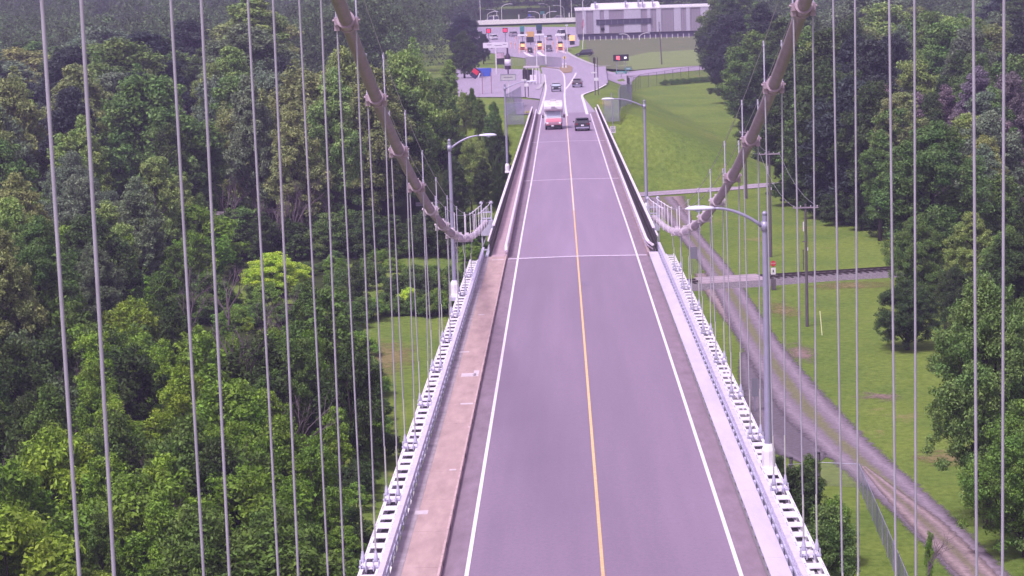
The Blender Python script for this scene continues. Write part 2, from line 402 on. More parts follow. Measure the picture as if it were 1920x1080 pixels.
def soft(name, cx, cy, rx, ry, m, dz):
    v, uv, f = [(cx, cy)], [0.5], []
    for k, q in enumerate((.35, .7, 1.0)):
        for j in range(20):
            an = 2 * math.pi * j / 20; v.append((cx + rx * q * math.cos(an), cy + ry * q * math.sin(an))); uv.append(.5 + .5 * q)
    f += [(0, 1 + j, 1 + (j + 1) % 20) for j in range(20)]
    for k in (0, 1): f += [(1 + k * 20 + j, 21 + k * 20 + j, 21 + k * 20 + (j + 1) % 20, 1 + k * 20 + (j + 1) % 20) for j in range(20)]
    me = bpy.data.meshes.new(name); me.from_pydata([(x, y, land(x, y) + dz) for x, y in v], [], f); me.materials.append(m)
    ul = me.uv_layers.new(name='UVMap')
    for l in me.loops: ul.data[l.index].uv = (uv[l.vertex_index], 0)
    me.update()
    if me.polygons[0].normal.z < 0: me.flip_normals()
    o = bpy.data.objects.new(name, me); C.objects.link(o); return struct(o)
def patch_mat(name, c):
    m = bpy.data.materials.new(name); m.use_nodes = True; N = m.node_tree; L = N.links
    p = N.nodes['Principled BSDF']; p.inputs['Roughness'].default_value = 0.95; p.inputs['Specular IOR Level'].default_value = 0.1
    tc = N.nodes.new('ShaderNodeTexCoord'); sp = N.nodes.new('ShaderNodeSeparateXYZ'); L.new(tc.outputs['UV'], sp.inputs[0])
    n1 = N.nodes.new('ShaderNodeTexNoise'); n1.inputs['Scale'].default_value = .55; n1.inputs['Detail'].default_value = 9; n1.inputs['Roughness'].default_value = .72
    L.new(tc.outputs['Object'], n1.inputs['Vector'])
    r = N.nodes.new('ShaderNodeMapRange'); r.inputs[1].default_value = .5; r.inputs[2].default_value = 1; r.inputs[3].default_value = .30; r.inputs[4].default_value = -.25; L.new(sp.outputs[0], r.inputs[0])
    a = N.nodes.new('ShaderNodeMath'); a.operation = 'ADD'; L.new(r.outputs[0], a.inputs[0]); L.new(n1.outputs[0], a.inputs[1])
    q = N.nodes.new('ShaderNodeMapRange'); q.inputs[1].default_value = .47; q.inputs[2].default_value = .75; q.inputs[3].default_value = 0; q.inputs[4].default_value = .8; L.new(a.outputs[0], q.inputs[0])
    L.new(q.outputs[0], p.inputs['Alpha'])
    v = N.nodes.new('ShaderNodeValToRGB'); v.color_ramp.elements[0].position = .3; v.color_ramp.elements[1].position = .7
    v.color_ramp.elements[0].color = tuple(k * .65 for k in c) + (1,); v.color_ramp.elements[1].color = tuple(k * 1.25 for k in c) + (1,)
    n2 = N.nodes.new('ShaderNodeTexNoise'); n2.inputs['Scale'].default_value = 3; n2.inputs['Detail'].default_value = 8; L.new(tc.outputs['Object'], n2.inputs['Vector']); L.new(n2.outputs[0], v.inputs[0]); L.new(v.outputs[0], p.inputs['Base Color'])
    return m
M_DRY = patch_mat('dry_grass_patch', (0.26, 0.22, 0.10))
M_DIRT = patch_mat('bare_dirt', (0.30, 0.215, 0.20))
#M_DIRT = track_mat('bare_dirt', (0.22, 0.165, 0.17), (0.22, 0.165, 0.17), ruts=False)
soft('dirt_patch', 20.9, 213, 2.6, 8, M_DIRT, .03)
soft('dirt_patch', 25.2, 192.5, 3.2, 3.4, M_DIRT, .035)
soft('dirt_patch', 27.5, 170, 5.5, 5, M_DRY, .035)
soft('dirt_patch', 30, 250, 9, 4.5, M_DRY, .035)
soft('dirt_patch', -16.5, 216, 5, 16, M_DRY, .035)
soft('dirt_patch', 21.5, 236, 3, 9, M_DRY, .035)
# railway
def railway():
    y0 = lambda x: 250.2 + 0.215 * x
    m = MB(); xs = np.arange(-80, 130, 3.0)
    prof = [(-3.0, -0.05), (-1.6, 0.42), (1.6, 0.42), (2.8, -0.05)]
    v, f = [], []
    for x in xs:
        for o_, z in prof: v.append((x - 0.2 * o_, y0(x) + o_, z + 0.02))
    for i in range(len(xs) - 1):
        for k in range(3): a = i * 4 + k; f.append((a, a + 1, a + 5, a + 4))
    m.v, m.f, m.mi = v, f, [0] * len(f)
    bed = struct(m.build('railway_ballast', M_GRAVEL, smooth=False))
    t = thing('railway_track', 'single rusty railway line on grey ballast running across the grass right of the bridge', 'railway', (0, 0, 0))
    a = math.atan(0.215)
    for s in (-0.72, 0.72):
        r = MB(); r.bar((-80, y0(-80) + s, 0.62), (126, y0(126) + s, 0.62), 0.09, 0.17); r.build('rail', M_RUST, t)
    tm = MB()
    for x in np.arange(-78, 124, 0.75): tm.box((x, y0(x), 0.45), (0.24, 2.6, 0.16), rz=a)
    s_ = tm.build('ties', M_TIE, t); tag(s_, kind='stuff')
    c = MB(); c.box((17.4, y0(17.4), 0.345), (7.2, 3.4, 0.71), rz=a, top=(0.96, 0.8))
    struct(c.build('level_crossing', mat('crossing_planks', (0.42, 0.34, 0.40), 0.9, var=0.25, scale=1.5, stretch=(.3, 4, 1))))
railway()

# ------------------------------------------------------------------ the bridge
XC = 0.765                                # centre of the carriageway
Y0, Y1, Y2 = 8.0, 145.8, 357.0
CR = 0.05
def road_sheet(name, rows, m, dz):
    """rows of (y, [x...]) -> cambered sheet on the deck plane"""
    v, f = [], []; n = len(rows[0][1])
    for y, xs in rows:
        for x in xs: v.append((x, y, zroad(y) + dz + CR * (1 - min(1, abs(x - XC) / 4.3)) * (1 if y < 360 else max(0, 1 - (y - 360) / 30))))
    for j in range(len(rows) - 1):
        for i in range(n - 1): a = j * n + i; f.append((a, a + 1, a + n + 1, a + n))
    b = MB(); b.v, b.f, b.mi = v, f, [0] * len(f); return b.build(name, m)
def ylist(a, b, s): k = max(1, int(round((b - a) / s))); return [a + (b - a) * i / k for i in range(k + 1)]
struct(road_sheet('road', [(y, [-3.59, -2.0, XC, 3.5, 5.10]) for y in ylist(Y0, Y1, 9)], M_ASPH, 0.0))
struct(road_sheet('road', [(y, [-3.55, -2.0, XC, 3.5, 5.05]) for y in ylist(Y1 + .05, Y2, 9)], asphalt_mat('viaduct_asphalt_glare', (0.282, 0.207, 0.302)), 0.0))  # asphalt lightened past the joint, distant glare put into its colour
M_GUT = mat('gutter_asphalt', (0.245, 0.18, 0.235), 0.85, var=0.16, scale=1.2, stretch=(2, .5, 1))
for xa, xb in ((-3.585, -2.95), (4.49, 5.095)):
    struct(road_sheet('road_gutter', [(y, [xa, xb]) for y in ylist(Y0, Y2, 9)], M_GUT, 0.006))
def line(name, xf, ya, yb, wd, m, dz=0.012):
    v = [(y, [xf(y) - wd / 2, xf(y) + wd / 2]) for y in ylist(ya, yb, 4)]
    return struct(road_sheet(name, v, m, dz))
line('edge_line', lambda y: -2.90 + 0.12 * sstep(150, 230, y), Y0, 352, 0.112, M_WHITE)
line('edge_line', lambda y: 4.42 - 0.10 * sstep(150, 230, y), Y0, 352, 0.112, M_WHITE)
line('centre_line', lambda y: 0.765, Y0, 180, 0.095, M_YELLOW)
line('centre_line', lambda y: 0.765 - 0.0 * y, 180, 352, 0.11, mat('pale_line', (0.80, 0.64, 0.46), 0.7, var=.1))
for yj, wj in ((145.85, 0.42), (214.2, 0.42), (277.8, 0.42)):
    b = MB(); b.v = []; 
    for k in range(46):
        x = -3.5 + 8.5 * k / 45; o_ = 0.05 * (k % 2) * (1 if yj < 150 else 0)
        for s in (-1, 1): b.v.append((x, yj + s * wj / 2 + o_, deckz(yj) + 0.018 - GR * (s * wj / 2) + CR * (1 - min(1, abs(x - XC) / 4.3))))
    b.f = [(2 * k, 2 * k + 2, 2 * k + 3, 2 * k + 1) for k in range(45)]; b.mi = [0] * 45
    struct(b.build('expansion_joint', mat('joint_steel', (0.74, 0.64, 0.78), 0.6, var=.15)))
# dark oil stain in the road
def blob(name, cx, cy, rx, ry, m, dz):
    rows = []
    vs = [(cx, cy)] + [(cx + rx * math.cos(a) * (1 + .2 * math.sin(3 * a)), cy + ry * math.sin(a)) for a in [2 * math.pi * i / 18 for i in range(18)]]
    b = MB(); b.v = [(x, y, zroad(y) + dz + CR * (1 - min(1, abs(x - XC) / 4.3))) for x, y in vs]
    b.f = [(0, i, i % 18 + 1) for i in range(1, 19)]; b.mi = [0] * 18; return struct(b.build(name, m))
for k in range(7):
    pass
blob('road_stain', 1.1, 131, 0.28, 1.3, asphalt_mat('stain', (0.215, 0.165, 0.245)), 0.007)

bridge = thing('suspension_bridge', 'pale lilac suspension bridge in the foreground, two thick cables with paired hanger ropes', 'bridge', (0, 0, 0))
NODE = 9.14; YN = [27.2 + NODE * k for k in range(13)]      # hanger stations
XL, XR = -5.60, 6.46
def cab_h(y):                              # height of the cable above the deck
    K = [(-20, 47.0), (0, 37.2), (18, 29.8), (27.4, 26.2), (36.6, 23.05), (45.7, 20.1), (54.9, 17.35), (64, 14.84), (73, 12.52), (82.1, 10.41), (91.3, 8.5), (100.4, 6.85), (109, 5.45), (119, 4.1), (128, 3.05), (136.5, 2.25), (146, 1.5), (154, 1.0), (162, 0.6), (172, 0.05)]
    for (a, ha), (b, hb) in zip(K, K[1:]):
        if a <= y <= b: return ha + (hb - ha) * (y - a) / (b - a)
    return K[-1][1]
def cab_s(y): return sum(cab_h(min(172, y + d)) for d in (-4, -2, 0, 2, 4)) / 5
def zc(y): return deckz(y) + cab_s(y)
band_r = 0.220
for side, X in ((-1, XL), (1, XR)):
    nm = 'upstream' if side < 0 else 'down'
    m = MB(); m.tube([(X, y, zc(y)) for y in np.arange(-16, 121, 2.0)], 0.18, 14); cab = m.build('main_cable', M_CABLE, bridge, smooth=True)
    m = MB(); m.tube([(X, y, zc(y)) for y in np.arange(119, 172.5, 1.5)], 0.186, 14); shr = m.build('cable_end', M_CWHITE, bridge, smooth=True)
    # bands with ears the ropes hang from
    for k, y in enumerate(YN + [145.8 - 3.5, 149, 153.5, 158, 162, 166, 170]):
        par = cab if y < 118 else shr; mt = M_CWHITE if y > 100 else mat('band_paint', (0.36, 0.28, 0.34), 0.5, var=.15)
        d = Vector((0, 1, (zc(y + .5) - zc(y - .5)))).normalized(); c = Vector((X, y, zc(y)))
        b = MB(); b.tube([c - d * 0.24, c + d * 0.24], band_r if y < 140 else 0.215, 14)
        b.tube([c - d * 0.26, c - d * 0.20], 0.245 if y < 140 else 0.215, 14); b.tube([c + d * 0.20, c + d * 0.26], 0.245 if y < 140 else .215, 14)
        if y < 140:
            for s in (-1, 1):
                b.box((X + s * 0.255, y, zc(y) + 0.02), (0.12, 0.30, 0.20)); b.box((X + s * 0.255, y, zc(y) - 0.15), (0.14, 0.14, 0.16))
                b.tube([(X + s * .30, y - .10, zc(y) + .04), (X + s * .36, y - .10, zc(y) + .04)], .035, 6)
                b.tube([(X + s * .30, y + .10, zc(y) + .04), (X + s * .36, y + .10, zc(y) + .04)], .035, 6)
            b.box((X, y, zc(y) + 0.245), (0.2, 0.32, 0.09))
        b.build('cable_band', mt, par)
    # hangers
    for k, y in enumerate(YN[:13]):
        dzk = deckz(y)
        if cab_s(y) < 1.4: continue
        for s in (-1, 1):
            top = (X + s * 0.255, y, zc(y) - 0.1); xb = X + s * 0.18
            low = 0.0
            sleeve_top = min(1.75, cab_s(y) * 0.6)
            m = MB(); m.tube([top, (xb + s * 0.075 * sleeve_top / max(2, cab_s(y)), y, dzk + sleeve_top)], 0.0235, 10, cap=False)
            r = m.build('hanger_rope', M_ROPE, bridge, smooth=True)
            m = MB(); m.tube([(xb, y, dzk + sleeve_top), (xb, y, dzk + .42)], 0.026, 10, cap=False); m.build('sleeve', M_SLEEVE, r, smooth=True)
            m = MB()           # open socket with a threaded end and pin plates
            m.lathe((xb, y, dzk + 0.20), [(0.030, 0.30), (0.042, 0.22), (0.062, 0.10), (0.062, 0.0), (0.04, -0.02)][::-1], 10)
            m.box((xb - 0.075, y, dzk + 0.08), (0.035, 0.14, 0.30)); m.box((xb + 0.075, y, dzk + 0.08), (0.035, 0.14, 0.30))
            m.tube([(xb - .12, y, dzk + .04), (xb + .12, y, dzk + .04)], .035, 8)
            m.build('rope_socket', M_STEELB, r)
    # hand ropes and their stanchions
    for s in (-1, 1):
        def hr(y): return zc(y) + 1.3
        ys = list(np.arange(-16, 172, 2.0)) + [172]
        m = MB(); m.tube([(X + s * 0.27, y, hr(y)) for y in ys], 0.0135, 6); m.build('hand_rope', M_ROPE, bridge)
        m = MB(); m.tube([(X + s * 0.27, y, hr(y)) for y in ys if y > 146], 0.030, 6); m.build('rope_end', M_STEEL, bridge)
        for y in YN[:12] + [142, 149, 154, 159, 164]:
            z0 = zc(y) + (0.1 if y < 140 else -.1)
            p = MB(); p.tube([(X + s * 0.27, y, z0), (X + s * 0.27, y, hr(y) + 0.05)], 0.022, 6); p.tube([(X + s * .27, y, hr(y) - .10), (X + s * .27, y, hr(y) + .07)], .035, 6)
            p.build('stanchion', M_STEELB if y < 120 else M_STEEL, cab if y < 120 else shr)
    # box chord that looks like a ladder from above, hollow between its cross plates
    o_, i_ = (X - 0.28, X + 0.28)
    for xx in (o_, i_):
        m = MB()
        m.bar((xx, Y0, deckz(Y0) - 0.26), (xx, Y1 + 1, deckz(Y1 + 1) - 0.26), 0.035, 0.42)
        m.bar((xx + (0.045 if xx < X else -0.045), Y0, deckz(Y0) - 0.04), (xx + (0.045 if xx < X else -0.045), Y1 + 1, deckz(Y1 + 1) - 0.04), 0.055, 0.025)
        m.bar((xx + (0.045 if xx < X else -0.045), Y0, deckz(Y0) - 0.46), (xx + (0.045 if xx < X else -0.045), Y1 + 1, deckz(Y1 + 1) - 0.46), 0.055, 0.025)
        m.build('chord_rail', M_STEEL, bridge)
    # one continuous cover plate with seven rectangular holes between hanger stations
    xs_ = [X - .28, X - .175, X + .175, X + .28]; ye = [YN[0] - 2 * NODE]; hole = []
    while ye[-1] < Y1:
        for k in range(7):
            a_ = ye[-1]; pl = .80 if k in (0, 4) else .62; pitch = NODE / 7
            ye += [a_ + pl, a_ + pitch]; hole += [False, True]
    m = MB(); nn = len(ye)
    for zt_ in (0.0, -.022): m.v += [(x, y, deckz(y) - .01 + zt_) for y in ye for x in xs_]
    for j in range(nn - 1):
        for i in range(3):
            if i == 1 and hole[j]: continue
            q = j * 4 + i; m.f.append((q, q + 1, q + 5, q + 4)); q += nn * 4; m.f.append((q + 4, q + 5, q + 1, q))
        for i in (0, 3): q = j * 4 + i; m.f.append((q, q + 4, q + 4 + nn * 4, q + nn * 4))
        if hole[j]:
            for i in (1, 2): q = j * 4 + i; m.f.append((q, q + 4, q + 4 + nn * 4, q + nn * 4))
            for q in (j * 4 + 1, j * 4 + 5): m.f.append((q, q + 1, q + 1 + nn * 4, q + nn * 4))
    m.mi = [0] * len(m.f); m.build('cover_plate', M_STEEL, bridge)
    m = MB()
    for j in range(nn - 1):
        if not hole[j]:
            for sx in (-1, 1):
                for u in (.2, .5, .8): yy = ye[j] * (1 - u) + ye[j + 1] * u; m.box((X + sx * 0.235, yy, deckz(yy) + 0.004), (0.035, 0.035, 0.022))
    m.build('rivets', M_STEELB, bridge)['kind'] = 'stuff'
    m = MB()                                          # bottom cover of the box chord
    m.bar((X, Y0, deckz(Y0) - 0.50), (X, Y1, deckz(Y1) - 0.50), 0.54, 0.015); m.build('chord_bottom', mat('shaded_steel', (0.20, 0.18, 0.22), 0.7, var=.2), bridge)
    # the truss that hangs below the chord
    m = MB(); zb = -3.2
    m.bar((X, Y0, deckz(Y0) + zb), (X, Y1, deckz(Y1) + zb), 0.35, 0.35)
    y = YN[0] - 2 * NODE; k = 0
    while y < Y1:
        m.bar((X, y, deckz(y) - 0.5), (X, y, deckz(y) + zb), 0.22, 0.22)
        if y + NODE / 2 < Y1:
            m.bar((X, y, deckz(y) - 0.5), (X, y + NODE / 2, deckz(y + NODE / 2) + zb), 0.2, 0.2)
            m.bar((X, y + NODE / 2, deckz(y + NODE / 2) + zb), (X, min(Y1, y + NODE), deckz(y + NODE) - 0.5), 0.2, 0.2)
        y += NODE
    m.build('truss', M_STEEL, bridge)
    # end bent where cable and ropes are held
    m = MB(); yb = 172.5; zb_ = deckz(yb)
    for s in (-1, 1):
        m.bar((X + s * .36, yb, zb_ - 2.2), (X + s * .36, yb, zb_ + 1.4), 0.10, 0.10); m.lathe((X + s * .36, yb, zb_ + 1.4), [(.10, -.05), (.13, 0), (.11, .1), (.03, .14)], 10)
        m.bar((X + s * .36, yb, zb_ - 1.8), (X - s * .36, yb, zb_ + .2), .05, .05)
    for z in (-2.0, -.9, .3, .75): m.bar((X - .36, yb, zb_ + z), (X + .36, yb, zb_ + z), .08, .09)
    for q in range(5): m.bar((X - .3 + q * .15, yb, zb_ + .3), (X - .1 + q * .05, yb, zb_ + 1.1), .03, .03)
    m.box((X, yb + .1, zb_ - 0.4), (0.9, 0.5, 1.1))
    m.build('end_bent', M_STEELB, bridge)
    # railing beside the roadway
    xr = -5.02 if side < 0 else 5.80
    m = MB(); y = Y0
    while y < Y1 + 1:
        m.box((xr, y, deckz(y) + 0.33), (0.07, 0.10, 0.75)); m.box((xr + side * .10, y, deckz(y) + 0.08), (0.22, 0.14, 0.16)); y += NODE / 7
    m.build('rail_posts', M_STEELB, bridge)['kind'] = 'stuff'
    for z, wd, hh in ((0.70, 0.15, 0.07), (0.46, 0.06, 0.09), (0.24, 0.06, 0.09)):
        m = MB(); m.bar((xr - side * .0, Y0, deckz(Y0) + z), (xr, Y1 + .6, deckz(Y1 + .6) + z), wd, hh); m.build('rail', M_STEELB if z < .6 else mat('top_rail_paint', (0.60, 0.56, 0.72), 0.45, var=.15), bridge)
    # utility conduit between railing and chord
    m = MB(); xc_ = xr + side * .17
    m.tube([(xc_, y, deckz(y) + .02) for y in (Y0, Y1)], 0.05, 8); m.build('conduit', M_STEELB, bridge)

# walkway on the left, painted plate on the right
def slab(name, xa, xb, ya, yb, zt, th, m, parent, gap=0.0, step=None, pr=None):
    b = MB(); ys = [ya, yb] if not step else list(np.arange(ya, yb, step)) + [yb]
    for a, c in zip(ys, ys[1:]):
        c2 = c - gap
        vs = [(xa, a, deckz(a) + zt - th), (xb, a, deckz(a) + zt - th), (xb, c2, deckz(c2) + zt - th), (xa, c2, deckz(c2) + zt - th),
              (xa, a, deckz(a) + zt), (xb, a, deckz(a) + zt), (xb, c2, deckz(c2) + zt), (xa, c2, deckz(c2) + zt)]
        b.add(vs, [(3, 2, 1, 0), (4, 5, 6, 7), (0, 1, 5, 4), (1, 2, 6, 5), (2, 3, 7, 6), (3, 0, 4, 7)])
    return b.build(name, m, parent)
slab('walkway', -4.62, -3.66, Y0, Y1, 0.20, 0.3, M_WALK, bridge, 0.02, NODE / 2)
slab('walkway_edge', -4.93, -4.625, Y0, Y1, 0.197, 0.3, M_WALKG, bridge, 0.02, NODE)
slab('kerb', -3.655, -3.59, Y0, Y1, 0.215, 0.3, mat('kerb_nosing', (0.50, 0.36, 0.36), .8, var=.25, scale=4), bridge, 0.02, NODE)
slab('plate_strip', 5.13, 5.68, Y0, Y1, 0.22, 0.035, M_STRIP, bridge, 0.012, NODE)
slab('kerb_shade_face', 5.24, 5.66, Y0, Y1, 0.17, 0.25, M_DARK, bridge)  # coloured dark to stand for the shadow under the plate edge
b = MB()
for y in np.arange(Y0, Y1, NODE / 7): b.box((5.19, y, deckz(y) + .08), (.07, .1, .2)); b.box((5.72, y, deckz(y) + .12), (.06, .3, .25))
b.build('brackets', M_STEELB, bridge)['kind'] = 'stuff'
b = MB()
for y in np.arange(Y0, Y1, NODE / 4): b.box((-3.63, y + .9, deckz(y + .9) + .10), (.10, .16, .14))
b.build('drain_slots', M_DARK, bridge)['kind'] = 'stuff'
M_PATCH = mat('repair_mortar', (0.58, 0.50, 0.55), 0.9, var=.15)
for (px, py, wx, wy) in ((790, 961, .40, .55), (879, 703, .62, .9), (877, 757, .55, .30), (849, 881, .22, .20), (884, 800, .18, .25), (870, 660, .45, .30), (893, 700, .22, 1.6), (903, 590, .3, .25), (935, 487, .8, .25)):
    r = ray(px, py); t = (-15 / math.cos(math.atan(GR)) + 0.2) / (r.z + GR * r.y); X_, Y_ = r.x * t, r.y * t
    xa, xb = max(-4.9, X_ - wx / 2), min(-3.68, X_ + wx / 2)
    slab('repair_patch', xa, xb, Y_ - wy / 2, Y_ + wy / 2, 0.207, 0.01, M_PATCH, bridge)
for y in np.arange(YN[0], Y1, NODE):
    pass
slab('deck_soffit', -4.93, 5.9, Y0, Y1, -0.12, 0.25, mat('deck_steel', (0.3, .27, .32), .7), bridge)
y = YN[0] - 2 * NODE
while y < Y1:
    b = MB(); b.bar((XL, y, deckz(y) - .85), (XR, y, deckz(y) - .85), .25, .8); b.build('floor_beam', M_STEEL, bridge); y += NODE

# approach viaduct between the suspended span and the embankment
via = thing('approach_viaduct', 'approach viaduct with dark baluster railings topped by white rails beyond the main cables', 'viaduct', (0, 0, 0))
slab('deck', -4.85, 5.75, Y1 + .1, Y2, -0.10, 0.9, M_CONC, via)
slab('walkway', -4.5, -3.72, Y1 + .1, Y2, 0.16, 0.25, mat('viaduct_walkway_concrete', (0.46, 0.33, 0.38), 0.9, var=.12, scale=1.2), via, 0.03, 6)
slab('kerb', -3.70, -3.55, Y1 + .1, Y2, 0.20, 0.3, M_KERB, via)
slab('kerb', 5.06, 5.22, Y1 + .1, Y2, 0.20, 0.3, M_KERB, via)
slab('rail_base', 5.225, 5.6, Y1 + .1, Y2, 0.13, 0.25, M_DARK, via)
for s in (-1, 1):
    xr_ = (lambda y: -4.66 + .45 * max(0, y - 157) / 200) if s < 0 else (lambda y: 5.70 - .25 * max(0, y - 157) / 200)
    ya = 157 if s < 0 else 152
    m = MB(); m.bar((xr_(ya), ya, deckz(ya) + 1.15), (xr_(Y2 - 2), Y2 - 2, deckz(Y2 - 2) + 1.15), 0.17, 0.09); m.build('top_rail', mat('bright_rail', (0.80, 0.72, 0.84), .5), via)
    m = MB(); m.bar((xr_(0) + .05 * s, Y1 + 2, deckz(Y1 + 2) + 1.0), (xr_(0) + .05 * s, ya - 1, deckz(ya - 1) + 1.0), 0.15, 0.08); m.build('short_rail', mat('bright_rail', (0.80, 0.72, 0.84), .5), via)
    m = MB()
    for y in np.arange(Y1 + 1.5, Y2 - 2, 0.46): m.box((xr_(y) - s * .03, y, deckz(y) + .60), (.07, .20, .98))
    for z in (.16, .55, .95): m.bar((xr_(Y1) - s * .03, Y1 + 1, deckz(Y1 + 1) + z), (xr_(Y2 - 2) - s * .03, Y2 - 2, deckz(Y2 - 2) + z), .06, .12)
    m.build('balusters', M_DARK, via)['kind'] = 'stuff'
    m = MB(); m.bar((xr_(Y1) + s * .16, Y1 + .1, deckz(Y1) - .35), (xr_(Y2) + s * .16, Y2, deckz(Y2) - .35), .2, 1.1); m.build('fascia_beam', M_STEELB, via)
for xr, s, ys in ((-3.62, 1, 147.2), (5.12, -1, 149.5)):
    m = MB()
    pts = [(xr, y, deckz(y) + .72) for y in np.arange(ys, Y2 - 2, 6)] + [(xr, Y2 - 2, deckz(Y2 - 2) + .72)]
    if s < 0: pts = [(xr + .42, ys - .8, deckz(ys) + .35), (xr + .34, ys - 1.5, deckz(ys) + .5), (xr + .12, ys - 1.5, deckz(ys) + .66), (xr + .02, ys - .6, deckz(ys) + .72)] + pts
    else: pts = [(xr, ys - .6, deckz(ys) + .45)] + pts
    m.tube(pts, .095, 8); m.build('guard_rail', mat('bright_rail', (0.80, 0.72, 0.84), .5), via)
    m = MB(); m.tube([(p[0], p[1], p[2] - .27) for p in pts], .05, 6); m.build('guard_rail', mat('mauve_rail', (0.42, .32, .42), .6), via)
    m = MB()
    for y in np.arange(ys, Y2, 2.4): m.box((xr, y, deckz(y) + .38), (.1, .12, .7))
    m.build('guard_posts', M_STEELB, via)['kind'] = 'stuff'
for y in np.arange(160, 350, 33.0):
    m = MB(); zt = deckz(y) - 1.0
    for x in (-2.8, 4.3): m.box((x, y, zt / 2 - .3), (1.3, 1.3, zt + .4), top=(.85, .85))
    m.box((XC, y, zt - .5), (10, 1.5, 1.0)); m.build('pier', M_CONC, via)
m = MB(); m.box((XC, Y2 + .8, (deckz(Y2) - 1) / 2 - .3), (11.2, 1.6, deckz(Y2) - .3)); m.build('abutment', M_CONC, via)

# ------------------------------------------------------------------ lamps
def lamp(x, y, zb, side, label, hh=8.35, far=False, out=1.5):
    """side +1: the arm reaches towards +x"""
    t = thing('street_lamp', label, 'street lamp', (x, y, zb), 0, 'lamps along the bridge')
    m = MB(); m.box((0, 0, .06), (.5, .5, .12)); m.lathe((0, 0, .1), [(.22, 0), (.22, .55), (.17, .7), (.13, .78)], 8); m.build('base', M_STEEL, t, bevel=0)
    m = MB(); m.tube([(0, 0, .5), (0, 0, hh)], [.118, .085], 12, cap=False); m.lathe((0, 0, hh), [(.088, 0), (.085, .08), (.03, .14)], 10); m.build('pole', M_GALV, t, smooth=True)
    m = MB(); pts = []
    for i in range(11):
        u = i / 10; pts.append((side * (0.1 + out * u), 0, hh - .35 + .62 * math.sin(u * math.pi / 2) ** 0.85 ))
    m.tube(pts, [.058 - .018 * i / 10 for i in range(11)], 10); m.tube([(0, 0, hh - .5), (0, 0, hh - .2)], .125, 10); m.build('arm', M_GALV, t, smooth=True)
    e = pts[-1]; m = MB()
    sec = [(0, .05, .05), (.12, .10, .07), (.35, .14, .10), (.62, .15, .105), (.82, .11, .08), (.93, .04, .03)]; n = 12; vs, fs = [], []
    for d, a, h_ in sec:
        for j in range(n):
            an = 2 * math.pi * j / n; vs.append((e[0] + side * d, a * math.cos(an), e[2] + h_ * (math.sin(an) if math.sin(an) > 0 else .5 * math.sin(an))))
    for i in range(len(sec) - 1):
        for j in range(n): fs.append((i * n + j, i * n + (j + 1) % n, (i + 1) * n + (j + 1) % n, (i + 1) * n + j))
    fs.append(tuple(range(n))); fs.append(tuple(range((len(sec) - 1) * n, len(sec) * n)))
    m.add(vs, fs); hd = m.build('lamp_head', M_LAMPH, t, smooth=True)
    m = MB(); m.lathe((e[0] + side * .5, 0, e[2] - .12), [(.03, 0), (.10, .03), (.12, .07)], 10); m.build('lens', M_GLASSL, hd, smooth=True)
    return t
def bracket(x, y, s):
    m = MB(); m.box((x, y, deckz(y) - .12), (.62, .62, .20)); m.bar((x, y, deckz(y) - .2), (x - s * .3, y, deckz(y) - 1.0), .14, .14); m.build('lamp_bracket', M_STEELB, bridge)
lamp(6.42, 76.4, deckz(76.4) - .02, -1, 'nearest street lamp, on the right bridge chord with its arm over the road'); bracket(6.42, 76.4, 1)
lamp(-5.98, 127.3, deckz(127.3) - .02, 1, 'street lamp left of the road beside the low end of the left cable'); bracket(-5.98, 127.3, -1)
lamp(6.15, 176.5, deckz(176.5) - .1, -1, 'street lamp right of the approach viaduct in front of the green field', out=2.1)
lamp(-5.25, 228, deckz(228) - .1, 1, 'street lamp left of the approach viaduct, its tip near the grey sign board', out=2.0)

# ------------------------------------------------------------------ far approach and plaza
def TP(l): return [(T(x, y).x, T(x, y).y) for x, y in l]
zr2 = lambda x, y: zroad(y)
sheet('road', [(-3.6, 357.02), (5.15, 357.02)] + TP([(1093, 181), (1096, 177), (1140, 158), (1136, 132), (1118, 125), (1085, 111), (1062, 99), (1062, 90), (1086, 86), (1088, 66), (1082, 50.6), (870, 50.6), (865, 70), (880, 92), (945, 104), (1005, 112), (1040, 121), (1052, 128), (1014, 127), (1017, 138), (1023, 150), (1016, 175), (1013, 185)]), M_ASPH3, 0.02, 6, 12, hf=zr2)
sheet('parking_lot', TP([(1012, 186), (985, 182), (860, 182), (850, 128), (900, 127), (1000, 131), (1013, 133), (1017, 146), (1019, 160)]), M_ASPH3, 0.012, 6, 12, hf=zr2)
sheet('road', [(-3.62, 357.02), (-3.62, 412), (-8.2, 425), (-6.6, 357.02)], M_ASPH2, 0.016, 6, 12, hf=zr2)
M_DRYG = mat('dry_verge', (0.26, 0.19, 0.10), 0.95, scale=2, col2=(0.36, 0.26, 0.20), spec=.1)
M_VERGE = mat('yellow_verge', (0.30, 0.28, 0.06), 0.95, scale=1.5, col2=(0.42, 0.36, 0.12), spec=.1)
M_VERGE2 = patch_mat('yellow_weeds', (0.44, 0.42, 0.07))
sheet('traffic_island', TP([(1049, 124), (1066, 122.5), (1074, 127), (1072, 136), (1056, 138), (1050, 131)]), M_DRYG, 0.10, 8, 12, hf=zr2)
soft('verge', 7.4, 390, 2.4, 34, M_VERGE2, .16)
soft('verge', -4.9, 364, 1.5, 9, M_VERGE2, .19)
def pline(name, pts, wd, m, dz=0.05):
    P = TP(pts); return strip(name, P, wd, m, dz, hf=zr2, seg=4)
pline('edge_line', [(1011, 215), (1020, 185), (1023.5, 165), (1022, 148), (1021, 140)], .3, M_WHITE)
pline('centre_line', [(1063, 218), (1060, 200), (1058.5, 180), (1059, 168), (1058.5, 150), (1057, 141), (1052, 134), (1040, 130.5), (1020, 128.5)], .3, M_WHITE)
pline('edge_line', [(1059.5, 168), (1066, 161), (1073, 151), (1080, 137)], .35, M_WHITE)
